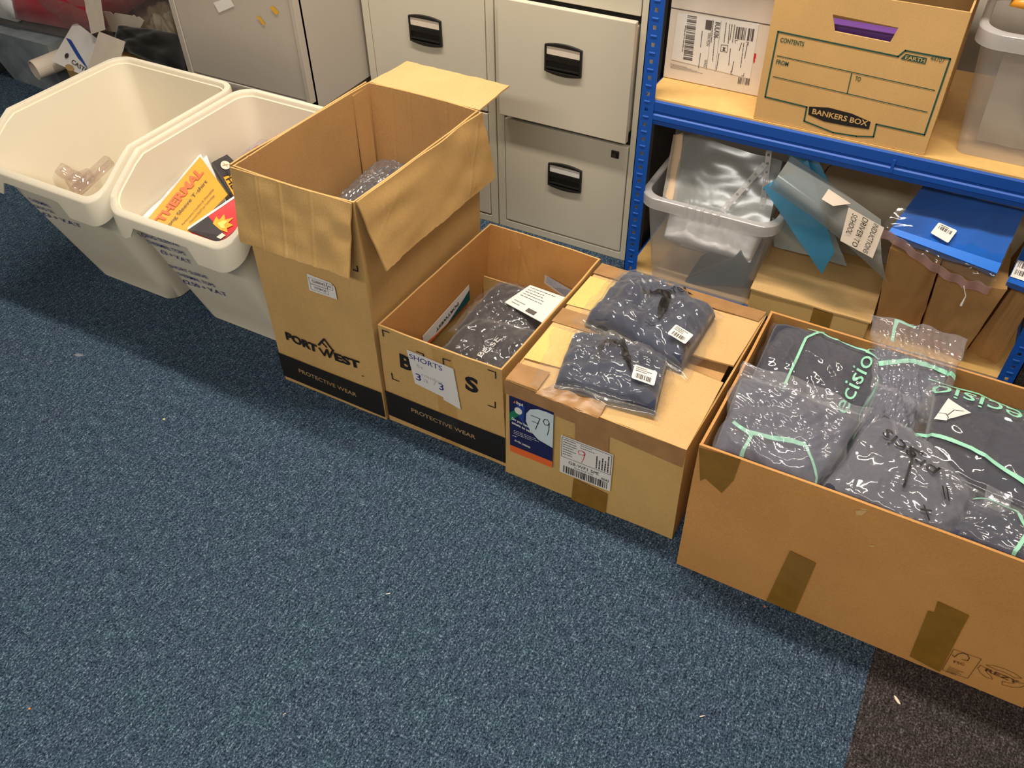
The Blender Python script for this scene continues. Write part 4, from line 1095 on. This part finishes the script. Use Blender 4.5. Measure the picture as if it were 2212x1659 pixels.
for L in ([(1330, 735), (1330, 685), (1375, 690)], [(1520, 712), (1560, 718), (1550, 770)], [(1440, 1290), (1475, 1295), (1480, 1245)], [(1260, 1210), (1255, 1260), (1290, 1265)]): pr.line([zl(*p) for p in L], .0014)
pr.line([zl(1095, 350), zl(985, 1220)], .0006).line([zl(945, 330), zl(840, 1190)], .0006)
pr.build('label_print', M['grey_ink'], lb, m_(.0014))
pr = Print(); rot_barcode(pr, zl(1385, 1315), zl(1585, 1345), V(zl(1370, 1425))-V(zl(1385, 1315)), 12, 9)
for k in range(4): pr.line([zl(225, 1085+k*22), zl(500+k*90, 1150+k*34)], .0008)
pr.build('box_print', M['grey_ink'], t, m_(.0009))
Print().poly([zl(1655, 905), zl(1690, 915), zl(1685, 975), zl(1665, 1010), zl(1668, 1050), zl(1640, 1080), zl(1640, 1010)]).build('red_mark', M['red_ink'], t, m_(.0009))

# storage box with lettering
by = 1.906
bx = [PY(1628, 253, by).x, PY(1993, 343, by).x, PY(2100, 28, by).x, PY(1668, 0, by).x]
bz1 = PY(2100, 28, by).z
t = thing('archive_box', 'brown open-topped archive storage box with green printed form on the upper shelf', 'archive box', (-.2, by, UZ))
xl, xr, xl2, xr2 = bx[0], bx[1], bx[0]-.004, bx[1]-.004
f3 = lambda u, v: (PY(u, v, by).x, by, PY(u, v, by).z)
BD = .36
hole = [f3(1803, 68), f3(1922, 92), f3(1941, 60), f3(1799, 31)]
out = [(xl, by, UZ+.001), (xr, by, UZ+.001), (xr2, by, bz1), (xl2, by, bz1)]
B().ringplate(out, hole, (0, .004, 0)).build('front_panel', M['banker'], t)
panel('right_panel', (V((xr, by, UZ+.001)), V((xr, by+BD, UZ+.001)), V((xr2, by+BD, bz1)), V((xr2, by, bz1))), .004, M['banker'], t, 10, 6, .001)
panel('left_panel', (V((xl, by+BD, UZ+.001)), V((xl, by, UZ+.001)), V((xl2, by, bz1)), V((xl2, by+BD, bz1))), .004, M['banker'], t, 10, 6, .001)
panel('back_panel', (V((xr, by+BD, UZ+.001)), V((xl, by+BD, UZ+.001)), V((xl2, by+BD, bz1)), V((xr2, by+BD, bz1))), .004, M['banker'], t, 10, 6, .001)
B().box(xl+.005, xr-.005, by+.005, by+BD-.005, UZ+.001, UZ+.004).build('bottom_panel', M['banker'], t)
fb_ = lambda u, v: (PY(u, v, by).x, PY(u, v, by).z)
mb = lambda e: (lambda s, z: V((s, by-e, z)))
pr = Print().line([fb_(1681, 68), fb_(1940, 122)], .0035).line([fb_(1940, 122), fb_(1956, 109), fb_(2053, 127)], .0035).line([fb_(2053, 127), fb_(1997, 291)], .0035).line([fb_(1997, 291), fb_(1893, 268)], .0035)
pr.line([fb_(1893, 268), fb_(1887, 295)], .0035).line([fb_(1887, 295), fb_(1850, 294), fb_(1800, 286), fb_(1737, 261)], .0035).line([fb_(1737, 261), fb_(1743, 231)], .0035).line([fb_(1743, 231), fb_(1653, 209), fb_(1681, 68)], .0035)
pr.line([fb_(1679, 120), fb_(2019, 195)], .002).line([fb_(1670, 165), fb_(2003, 242)], .002).line([fb_(1840, 158), fb_(1830, 202)], .002)
pr.text('CONTENTS', fb_(1685, 90), fb_(1736, 100), .010, .02).text('FROM', fb_(1676, 137), fb_(1702, 143), .010, .02).text('TO', fb_(1846, 173), fb_(1858, 176), .010, .02)
pr.poly([fb_(1957, 116), fb_(2003, 125), fb_(1999, 138), fb_(1945, 127)]).text('44707', fb_(2009, 130), fb_(2039, 136), .010, .0)
pr.build('printed_form', M['green_ink'], t, mb(.0008))
Print().text('EARTH', fb_(1955, 127), fb_(1997, 135), .008, .01).build('green_tab_lettering', M['banker'], t, mb(.0012))
P0 = [fb_(1748, 230), fb_(1790, 232), fb_(1840, 245), fb_(1881, 263), fb_(1877, 279), fb_(1830, 272), fb_(1780, 262), fb_(1746, 247)]
Print().poly(P0).build('dark_badge', M['ink'], t, mb(.0008))
Print().text('BANKERS BOX', fb_(1754, 245), fb_(1873, 272), .0125, .02).build('badge_lettering', M['banker'], t, mb(.0012))
pc = thing('file_bundle', 'purple folder bundle inside the archive box, seen through the hand hole', 'folder', (-.2, by+.03, UZ+.006))
B().box(xl+.02, xr-.02, by+.014, by+.060, UZ+.006, hole[0][2]+.006).build('purple_folder', M['purple'], pc, .002)

def clear_tub(name, label, x0, x1, xb0, xb1, y0, y1, z0, z1, inset_b=.03, ribs=True):
    t = thing(name, label, 'storage tub', ((x0+x1)/2, (y0+y1)/2, z0))
    To = [V((x, y, z1)) for x, y in rrect(x0+.010, x1-.010, y0+.010, y1-.010, .045)]
    Bo = [V((x, y, z0+.001)) for x, y in rrect(xb0, xb1, y0+inset_b, y1-inset_b, .02)]
    n = len(To); rings = [[p.copy() for p in Bo]]
    for k in range(1, 6): rings.append([a.lerp(b_, k/5) for a, b_ in zip(Bo, To)])
    v = [p for r in rings for p in r]; f = loft_faces(rings, n, True, False)
    o = mesh_obj('tub_body', v, f, M['tub'], t, True, False); o.data.set_sharp_from_angle(angle=.7)
    R = lambda off, z: [V((x, y, z)) for x, y in rrect(x0+off, x1-off, y0+off, y1-off, .05)]
    rr = [R(0, z1-.032), R(-.001, z1-.003), R(.002, z1), R(.014, z1), R(.016, z1-.003), R(.012, z1-.004), R(.0025, z1-.005), R(.0025, z1-.032)]
    v = [p for r in rr for p in r]; f = []; m2 = len(rr)
    for k in range(m2):
        for i in range(n):
            j = (i+1) % n; k2 = (k+1) % m2; f.append((k*n+i, k*n+j, k2*n+j, k2*n+i))
    o = mesh_obj('rim', v, f, M['tub_rim'], t, True, False); o.data.set_sharp_from_angle(angle=.8)
    if ribs:
        xc = (x0+x1)/2-.01
        for k in range(5):
            x = xc-.045+k*.021
            B().box(x, x+.009, y0-.003, y0+.014, z1-.034, z1+.0025).build('grip_rib', M['tub_rim'], t, .0025)
    return t
# right-hand tub on the upper shelf
rx0, rx1 = PZ(2063, 330, UZ).x, PZ(2063, 330, UZ).x+.20
ry = PZ(2063, 330, UZ).y
clear_tub('clear_tub', 'milky clear plastic tub at the right end of the upper shelf', rx0-.042, rx0+.245, rx0, rx0+.21, ry-.022, ry+.28, UZ, PY(2100, 62, ry-.02).z, .025, False)
t = thing('white_rod', 'thin white stick standing inside the upper shelf tub', 'stick', (rx0+.07, ry+.05, UZ))
B().tube([(rx0+.135, ry+.04, UZ+.012), (rx0+.085, ry+.045, UZ+.15), (rx0+.095, ry+.05, UZ+.24)], .003, 8).build('rod', M['label'], t)
t = thing('plastic_sheets', 'grey-purple plastic sheets standing in the upper shelf tub', 'plastic sheet', (rx0+.12, ry+.1, UZ))
panel('sheet', (V((rx0+.03, ry+.06, UZ+.01)), V((rx0+.18, ry+.06, UZ+.01)), V((rx0+.20, ry+.10, UZ+.22)), V((rx0+.02, ry+.09, UZ+.23))), .004, M['grey_bag'], t, 8, 6, .01, 4)
ez = PY(2140, 36, ry-.02).z+.012
t = thing('padded_envelope', 'amber padded envelope lying across the top of the upper shelf tub', 'envelope', (rx0+.12, ry+.1, ez))
solid_pillow('envelope', (V((rx0-.003, ry+.005, ez+.004)), V((rx0+.24, ry-.03, ez)), V((rx0+.25, ry+.24, ez)), V((rx0+.01, ry+.26, ez))), .035, 14, M['amber'], t, 24, 18, .25, 4, .3)

# ------------------------------------------------------------------ LOWER SHELF
ty0 = 1.875
clear_tub('clear_tub', 'clear plastic tub with ribbed rim on the lower shelf, stuffed with plastic pockets', -.655, -.290, -.600, -.330, ty0, ty0+.40, LZ, .312, .012)
t = thing('dark_folder', 'dark green-grey folder lying flat in the lower shelf tub', 'folder', (-.45, 1.95, .1))
B().prism([PY(1478, 608, 1.915), PY(1585, 557, 1.915), PY(1597, 545, 1.915), PY(1625, 590, 1.915), PY(1610, 620, 1.915), PY(1500, 614, 1.915)], (0, .14, .0)).build('folder', simple('dark_green_card', (62, 72, 74), .6), t, .002)
t = thing('white_bag', 'crumpled white plastic bag inside the lower shelf tub', 'plastic bag', (-.47, 2.03, .12))
solid_pillow('bag', (V((-.590, 1.925, .165)), V((-.345, 1.925, .165)), V((-.33, 2.10, .285)), V((-.62, 2.10, .285))), .05, 33, simple('white_poly', (244, 242, 240), .4), t, 30, 24, .6, 5, .4, .02)
t = thing('white_paper_stack', 'stack of white papers at the bottom of the lower shelf tub', 'paper', (-.47, 2.05, .06))
B().box(-.58, -.35, 2.07, 2.20, LZ+.004, .205).build('papers', simple('milky_paper', (205, 205, 206), .6), t, .004)
# clear punched pockets standing in the tub
t = thing('punched_pocket', 'clear punched pocket standing at the left of the lower shelf tub', 'plastic pocket', (-.5, 2.0, .3))
pq = (PY(1428, 440, 1.905), PY(1660, 490, 1.905), PY(1690, 348, 2.00), PY(1462, 272, 2.02))
sheet('pocket', lambda u, v: bil(*pq)(u, v)+V((0, -.012*math.sin(u*3.1)*v, .004*noise.noise(V((u*5, v*5, 2))))), 24, 18, .0006, M['grey_pocket'], t)
def punch_strip(par, A, C, w_, n=7):
    A, C = V(A), V(C); d = (C-A); L = d.length; dh = d.normalized(); s = dh.cross(V((0, -1, 0))).normalized()*w_
    b = B()
    for k in range(n):
        a, c_ = A+d*k/n, A+d*(k+1)/n; mid = (a+c_)/2+s*.5
        h = [mid+(-dh-s.normalized())*w_*.22, mid+(dh-s.normalized())*w_*.22, mid+(dh+s.normalized())*w_*.22, mid+(-dh+s.normalized())*w_*.22]
        b.ringplate([a, c_, c_+s, a+s], h, (0, .0008, 0))
    return b.build('punched_strip', M['tub_rim'], par)
punch_strip(t, PY(1556, 452, 1.895), PY(1648, 350, 1.95), .014)
punch_strip(t, PY(1640, 452, 1.93), PY(1655, 325, 1.97), .014)
t = thing('beige_paper', 'rolled beige paper inside the left end of the lower shelf tub', 'paper', (-.62, 1.98, .3))
sheet('paper', lambda u, v: bil(PY(1432, 420, 1.925), PY(1462, 432, 1.92), PY(1476, 285, 2.01), PY(1455, 290, 2.02))(u, v)+V((0, -.01*math.sin(u*3.1), 0)), 10, 10, .001, simple('beige_paper', (214, 184, 150), .6), t)
# blue folder and grey pocket
t = thing('blue_folder', 'translucent blue plastic folder hanging between the tub and the small box', 'folder', (-.25, 1.9, .3))
sheet('cover', lambda u, v: bil(PY(1775, 592, 1.868), PY(1802, 545, 1.868), PY(1745, 345, 1.93), PY(1648, 405, 1.90))(u, v)+V((0, 0, 0)), 10, 10, .0012, M['blue_pocket'], t)
sheet('back_cover', lambda u, v: bil(PY(1740, 440, 1.93), PY(1800, 415, 1.93), PY(1758, 325, 1.96), PY(1700, 330, 1.95))(u, v), 8, 8, .0012, M['blue_pocket'], t)
t = thing('grey_pocket', 'curved grey clear pocket holding a handwritten card, above the small box', 'plastic pocket', (-.12, 1.9, .3))
gq = (PY(1662, 405, 1.875), PY(1915, 608, 1.865), PY(1905, 470, 1.93), PY(1712, 332, 1.93))
gf_ = lambda u, v: bil(*gq)(u, v)+V((0, -.030*math.sin(v*math.pi*.9)*1.0, .012*math.sin(u*3.14)*(1-v)))
sheet('pocket', gf_, 24, 14, .0008, M['grey_pocket'], t)
nt = sheet('note_card', lambda u, v: bil(PY(1815, 520, 1.838), PY(1885, 558, 1.838), PY(1910, 492, 1.855), PY(1833, 448, 1.855))(u, v), 6, 4, .0006, M['paper_warm'], t)
nf = bil(PY(1815, 520, 1.836), PY(1885, 558, 1.836), PY(1910, 492, 1.853), PY(1833, 448, 1.853))
Print().text('DRIVER TO', (.42, .98), (.34, .06), .16, .0).text('SCHOOL', (.14, .92), (.10, .30), .15, 0).text('INDUCTIONS', (.72, .98), (.68, .04), .15, 0).split_build(M['ink'], nt, lambda s, z: nf(s, z)+V((0, -.0015, .0005)))
nt = sheet('note_card', lambda u, v: bil(PY(1775, 430, 1.850), PY(1800, 445, 1.850), PY(1838, 440, 1.90), PY(1790, 408, 1.90))(u, v), 4, 3, .0006, M['paper_warm'], t)
# pale blue pocket below
t = thing('pale_pocket', 'pale blue-white plastic pocket lying flat behind the small box', 'plastic pocket', (-.22, 2.0, .15))
sheet('pocket', lambda u, v: bil(PZ(1672, 532, .17), PZ(1830, 575, .17), PZ(1800, 500, .24), PZ(1668, 470, .26))(u, v)+V((0, 0, .004*noise.noise(V((u*5, v*5, 7))))), 14, 10, .001, film('pale_blue_pocket', (.8, .9, .95), .45, .06, .15, .3, 8, (.70, .80, .84)), t)
# small cardboard box
sx0, sx1, sy, sz = -.318, -.018, 1.872, .128
t = thing('small_carton', 'small closed cardboard box on the lower shelf, below the grey pocket', 'carton', ((sx0+sx1)/2, sy+.1, LZ))
B().box(sx0, sx1, sy, sy+.225, LZ+.001, sz-.004).build('box_body', M['kraft_pale'], t, .002)
panel('lid', (V((sx0-.002, sy-.003, sz)), V((sx1+.004, sy-.001, sz-.001)), V((sx1-.004, sy+.228, sz)), V((sx0-.012, sy+.228, sz))), .004, M['kraft_top'], t, 14, 8, .003, 4, .001)
B().box(-.155, -.105, sy-.0012, sy-.0004, LZ+.001, sz-.004).build('tape', M['olive_tape'], t)
# kraft paper parcels
def parcel(label, bl, br, tr, tl, dep, lean):
    t = thing('paper_parcel', label, 'paper parcel', bl, 'kraft paper parcels on the lower shelf')
    bl, br, tr, tl = V(bl), V(br), V(tr), V(tl); d = V((lean, dep, 0))
    fr = panel('front_face', (bl, br, tr, tl), .003, M['paper_bag'], t, 16, 14, .006, bl.x*9+2, 0, .006)
    panel('right_face', (br, br+d, tr+d, tr), .003, M['paper_bag'], t, 8, 10, .004, bl.x*7)
    panel('left_face', (bl+d, bl, tl, tl+d), .003, M['paper_bag'], t, 8, 10, .004, bl.x*5)
    panel('top_face', (tl, tr, tr+d, tl+d), .003, M['paper_bag'], t, 8, 6, .004, bl.x*3)
    B().hexa([bl+V((.006, .008, 0)), br+V((-.006, .008, 0)), br+d*.9+V((-.006, 0, 0)), bl+d*.9+V((.006, 0, 0))],
             [tl+V((.006, .008, -.008)), tr+V((-.006, .008, -.008)), tr+d*.9+V((-.006, 0, -.008)), tl+d*.9+V((.006, 0, -.008))]).build('contents', M['paper_bag'], t)
    return t
z = LZ+.001
parcel('leftmost brown paper parcel standing on the lower shelf beside the small box', (-.004, 1.955, z), (.098, 1.990, z), (.083, 1.900, .320), (-.030, 1.880, .340), .20, .01)
parcel('middle brown paper parcel on the lower shelf, under the blue shirt pack', (.104, 1.960, z), (.208, 1.925, z), (.232, 1.880, .310), (.090, 1.885, .305), .20, -.01)
t = parcel('right brown paper parcel on the lower shelf beside the blue end post', (.222, 1.975, z), (.292, 1.955, z), (.298, 1.930, .300), (.255, 1.945, .320), .20, .0)
# blue shirt packs
t = thing('blue_shirt_pack', 'bright blue shirt pack with a white square label lying on the paper parcels', 'clothing pack', (.08, 1.95, .38))
zlo = .352
sq = (PY(1918, 503, 1.872), PY(2152, 592, 1.862), PY(2215, 455, 1.965), PY(1995, 400, 1.985))
panel('shirt', sq, .022, M['blue_cloth'], t, 16, 12, .006, 4)
lo = bil(*sq); nn = (sq[1]-sq[0]).cross(sq[3]-sq[0]).normalized()
Print().poly([(0, 0), (1, 0), (1, .16), (0, .10)]).build('bright_edge', M['bright_blue'], t, lambda s, z: lo(s, z)+nn*.004, maxlen=.2)
sheet('plastic_sleeve', lambda u, v: bil(PY(1892, 507, 1.868), PY(2138, 630, 1.855), PY(2222, 440, 1.970), PY(1990, 392, 1.990))(u, v)+nn*(.010+.003*max(0, 1-3*abs(noise.noise(V((u*9, v*9, 3)))))*max(0, 1-v*2.2)), 50, 40, 0, M['film_calm'], t)
lq2 = [hit(u, v, sq[0]+nn*.013, nn) for u, v in ((2010, 503), (2048, 525), (2068, 498), (2028, 480))]
lm = bil(*lq2)
lb = Print().poly([(.05, 0), (.95, 0), (1, .05), (1, .95), (.95, 1), (.05, 1), (0, .95), (0, .05)]).build('square_label', M['label'], t, lambda s, z: lm(s, z), maxlen=.5)
Print().barcode(.15, .55, .85, .80, 9, 6).scribble(.15, .84, .85, .92, 1, .04, 3).build('label_print', M['grey_ink'], lb, lambda s, z: lm(s, z)+nn*.001)
eg = [PY(u, v, 1.858) for u, v in ((1895, 503), (1935, 522), (1985, 560), (2030, 590), (2080, 615), (2136, 630))]
for dz, nm in ((0, 'crinkled_edge'),):
    sheet(nm, lambda u, v: (lambda k: eg[min(int(k), 4)].lerp(eg[min(int(k), 4)+1], k-min(int(k), 4)))(u*5)+V((0, -.004*math.sin(u*40), (v-.3)*.022+.003*noise.noise(V((u*15, v*2, 1))))), 50, 4, .001, M['pink_film'], t)
t = thing('blue_shirt_pack', 'partly seen blue shirt pack with barcode at the right edge of the lower shelf', 'clothing pack', (.25, 1.93, .33))
s2 = (V((.226, 1.890, .325)), V((.290, 1.880, .325)), V((.290, 1.99, .37)), V((.238, 1.99, .37)))
panel('shirt', s2, .02, M['blue_cloth'], t, 6, 6, .002, 6)
e2 = on(s2, .003)
lb = Print().rect(.02, .12, .8, .55).build('barcode_label', M['label'], t, e2, maxlen=.2)
Print().barcode(.1, .2, .6, .32, 8, 2).barcode(.1, .38, .6, .5, 8, 4).build('label_print', M['grey_ink'], lb, on(s2, .004))
# white drawstring hanging
t = thing('drawstring', 'thin white tie hanging from the pink-edged blue shirt pack', 'string', (.14, 1.85, .25))
B().tube([PY(2082, 618, 1.852), PY(2086, 640, 1.852), PY(2076, 660, 1.852)], [.0012, .0012, .003], 6).build('string', M['label'], t)
# pale board and cable behind
t = thing('leaning_board', 'pale beige flat board leaning at the back of the lower shelf', 'panel', (.05, 2.3, LZ))
B().hexa([(-.36, 2.26, LZ+.001), (.28, 2.26, LZ+.001), (.28, 2.28, LZ+.001), (-.36, 2.28, LZ+.001)], [(-.36, 2.33, .46), (.28, 2.33, .46), (.28, 2.35, .46), (-.36, 2.35, .46)]).build('board_face', simple('beige_panel', (196, 182, 158), .7), t)
t = thing('black_cable', 'thin black cable hanging below the upper shelf beam behind the blue folder', 'cable', (-.1, 2.1, .4))
B().tube([PY(1812, 350, 2.15), PY(1800, 354, 2.12), PY(1788, 362, 2.10), PY(1778, 378, 2.10)], .0015, 6).build('cable', M['black_plastic'], t)
# added dark panel in place of the shaded cabinet side between post and tub
t = thing('shade_board', 'dark grey board added as shade on the cabinet side behind the blue post', 'board', (-.69, 2.5, 0))
B().box(-.709, -.695, 2.065, 2.62, 0.001, 1.4).build('board', M['dark_grey'], t)

# ------------------------------------------------------------------ CLUTTER AT THE FAR LEFT
def far(u, v, y): return PY(u, v, y)
t = thing('brown_box', 'open brown cardboard box among the clutter beyond the first bin', 'carton', (-2.7, 2.05, 0))
B().hexa([(-3.05, 2.02, .001), (-2.42, 2.02, .001), (-2.42, 2.45, .001), (-3.05, 2.45, .001)], [(-3.03, 2.00, .155), (-2.42, 2.00, .155), (-2.42, 2.45, .155), (-3.03, 2.45, .155)]).build('box_body', M['kraft'], t, .003)
t = thing('clear_crate', 'dull bluish clear tub of pink goods on the floor at the far left', 'storage tub', (-3.35, 2.15, 0))
B().hexa([(-3.42, 2.02, .001), (-3.10, 2.00, .001), (-3.10, 2.35, .001), (-3.42, 2.35, .001)], [(-3.50, 1.98, .22), (-3.06, 1.98, .22), (-3.06, 2.38, .22), (-3.50, 2.38, .22)]).build('crate', simple('bluish_plastic', (142, 152, 158), .4, var=.25, nscale=14), t)
solid_pillow('goods', (V((-3.38, 2.04, .03)), V((-3.14, 2.04, .03)), V((-3.14, 2.32, .03)), V((-3.38, 2.32, .03))), .16, 8, simple('pink_goods', (180, 96, 108), .6), t, 20, 16, .3, 4, .2)
t = thing('clear_sack', 'large clear sack of red, white and green cloths at the top left corner', 'sack', (-3.2, 2.2, .23))
for nm, q, h, s_, mt in (('green_cloth', ((-3.75, 2.05, .26), (-3.45, 2.05, .26), (-3.42, 2.45, .30), (-3.75, 2.45, .30)), .16, 3, 'green_cloth'),
                         ('white_cloth', ((-3.50, 2.02, .26), (-3.24, 2.02, .26), (-3.24, 2.4, .30), (-3.5, 2.4, .30)), .15, 5, 'white_cloth'),
                         ('red_cloth', ((-3.27, 2.02, .27), (-2.86, 2.06, .27), (-2.86, 2.4, .32), (-3.27, 2.4, .32)), .17, 7, 'red_cloth')):
    solid_pillow(nm, [V(p) for p in q], h, s_, M[mt], t, 24, 18, .4, 4, .25)
q = [V(p) for p in ((-3.80, 2.03, .22), (-2.86, 2.05, .235), (-2.80, 2.48, .26), (-3.80, 2.48, .26))]
fn, n = pillow_fn(q, .26, 5, .3, 6, .22, .02)
sheet('plastic_sack', fn, 80, 50, 0, film('sack_film', (.9, .86, .84), .24, .05, .15, .9, 14, (.62, .52, .50)), t)
t = thing('poster_roll', 'white rolled paper tube lying by the clear sack', 'paper roll', (-3.0, 1.95, .2))
a = PY(74, 152, 1.90); c_ = a+V((.045, .20, .012))
d_ = (c_-a); c_ = a+d_.normalized()*.17
b = B(); n_ = 28
ax = d_.normalized(); u_ = ax.orthogonal().normalized(); w2 = ax.cross(u_)
ring = lambda p, r: [p+(u_*math.cos(2*math.pi*i/n_)+w2*math.sin(2*math.pi*i/n_))*r for i in range(n_)]
rs = [ring(a, .036), ring(c_, .036), ring(c_, .033), ring(a, .033)]
v = [p for r in rs for p in r]; f = [(k*n_+i, k*n_+(i+1) % n_, ((k+1) % 4)*n_+(i+1) % n_, ((k+1) % 4)*n_+i) for k in range(4) for i in range(n_)]
mesh_obj('roll', v, f, M['paper_warm'], t, False, True)
t = thing('leaflet', 'white leaflet with a blue swoosh, leaning beside the rolled paper', 'leaflet', (-2.85, 2.0, .25))
lq = (PY(112, 132, 1.94), PY(190, 168, 1.94), PY(212, 85, 2.02), PY(160, 45, 2.06))
panel('sheet', lq, .0015, M['paper'], t, 10, 8, .004, 2)
e3 = on(lq, .003); mm_ = lambda k: (lambda s, z: bil(*lq)(s, z)+V((0, -.003*k, .002*k)))
Print().poly([(.05, .60), (.22, .62), (.75, .36), (.98, .20), (.60, .34)]).build('blue_swoosh', M['blue_print'], t, mm_(1))
Print().text('CASTE', (.48, .16), (.95, .10), .10, .01).disc((.30, .26), .05, .06).build('lettering', M['charcoal_print'], t, mm_(1))
Print().disc((.50, -.02+.06), .12, .07).build('yellow_picture', M['gold_ink'], t, mm_(1))
for lab_, px, y0_, y1_ in (('white card leaning in front of the black bag', ((186, 160), (255, 138), (271, 90), (214, 68)), 1.93, 2.0),
                       ('tall narrow white card strip hanging at the top of the clutter', ((197, 74), (227, 64), (215, -12), (180, -6)), 2.0, 2.05)):
    t = thing('white_card', lab_, 'card', PY(*px[0], y0_))
    panel('card', (PY(*px[0], y0_), PY(*px[1], y0_), PY(*px[2], y1_), PY(*px[3], y1_)), .002, M['paper_warm'], t, 8, 8, .003, px[0][0])
t = thing('perforated_sheet', 'white sheet with notched top edge behind the narrow card strip', 'paper', PY(260, 68, 2.12))
pts = [PY(*p, 2.12) for p in ((224, 66), (296, 76), (311, 45), (300, 36), (293, 37), (289, 32), (284, 34), (248, 28), (244, 32), (238, 26), (222, 24))]
B().prism(pts, (0, .002, 0)).build('sheet', M['paper_warm'], t)
t = thing('black_bag', 'limp black fabric bag slumped beside the grey cupboard', 'bag', (-2.35, 2.1, .16))
solid_pillow('bag', (PZ(258, 108, .24), PZ(405, 165, .24), PZ(400, 75, .28), PZ(262, 58, .30)), .06, 9, M['deep_black'], t, 30, 20, .4, 4, .3)
B().hexa([(-2.40, 1.95, .001), (-2.08, 1.95, .001), (-2.08, 2.30, .001), (-2.40, 2.30, .001)], [(-2.42, 1.84, .225), (-2.08, 1.84, .225), (-2.08, 2.30, .26), (-2.42, 2.30, .26)]).build('bag_body', M['deep_black'], t, .02)
t = thing('pale_bag', 'crumpled pale grey plastic bag behind the black bag', 'bag', (-2.5, 2.4, .25))
solid_pillow('bag', (PY(300, 82, 2.25), PY(385, 92, 2.25), PY(380, 20, 2.45), PY(300, 15, 2.45)), .06, 19, M['grey_bag'], t, 30, 20, .6, 4, .4, .02)
B().box(-2.75, -2.42, 2.46, 2.54, .001, .22).build('bag_base', M['grey_bag'], t, .03)
t = thing('dark_crate', 'dark grey box at the left edge of the picture', 'box', (-3.6, 1.95, 0))
B().box(-3.95, -3.52, 1.90, 2.35, .001, .20).build('box_body', M['dark_grey'], t, .004)
t = thing('dark_shelf', 'dark brown low rack with a white rail behind the clutter', 'rack', (-2.9, 2.6, 0))
B().box(-3.6, -2.2, 2.55, 2.83, .001, .9).build('rack_body', simple('dark_brown_board', (70, 52, 46), .7), t)
B().box(-3.3, -2.4, 2.535, 2.55, .30, .325).build('white_rail', M['label'], t)
B().box(-3.2, -2.5, 2.54, 2.55, .36, .52).build('red_front', simple('dark_red_board', (96, 28, 30), .6), t)

# ------------------------------------------------------------------ CRUMBS ON THE CARPET
def scrap(name, label, u, v, sx, sy, mat, seed, cat='litter'):
    p = PZ(u, v, 0); r = random.Random(seed); a = r.uniform(0, 3)
    n = 9; pts = []
    for i in range(n):
        t_ = 2*math.pi*i/n; k = r.uniform(.6, 1.1)
        x, y = math.cos(t_)*sx*k, math.sin(t_)*sy*k
        pts.append((p.x+x*math.cos(a)-y*math.sin(a), p.y+x*math.sin(a)+y*math.cos(a), .0005+r.uniform(0, .002)))
    b = B().prism(pts, (0, 0, .0012)); o = b.build(name, mat); tag(o, label, cat)
scrap('plastic_scrap', 'small clear plastic scrap on the carpet below the bins', 170, 768, .016, .006, M['film_haze'], 1)
scrap('crumb', 'yellowish crumb on the carpet in front of the tall carton', 355, 907, .004, .003, simple('crumb_yellow', (214, 196, 140)), 2)
scrap('thread', 'short pale thread on the carpet near the middle of the floor', 838, 1284, .006, .0012, M['label'], 3)
scrap('crumb', 'orange-brown crumb on the carpet near the bottom left corner', 65, 1532, .003, .0025, simple('crumb_orange', (214, 140, 80)), 4)
scrap('crumb', 'tiny pinkish crumb at the foot of the large carton', 1652, 1312, .003, .003, simple('crumb_pink', (190, 120, 96)), 5)
scrap('paper_flake', 'pale flake on the black carpet in front of the large carton', 1937, 1513, .009, .003, M['paper_warm'], 6)
scrap('thread', 'tiny cream thread on the blue carpet at the bottom of the picture', 615, 1543, .004, .001, M['paper_warm'], 7)
scrap('thread', 'pale thread on the blue carpet left of the black carpet tile', 1516, 1548, .006, .0012, M['paper_warm'], 8)
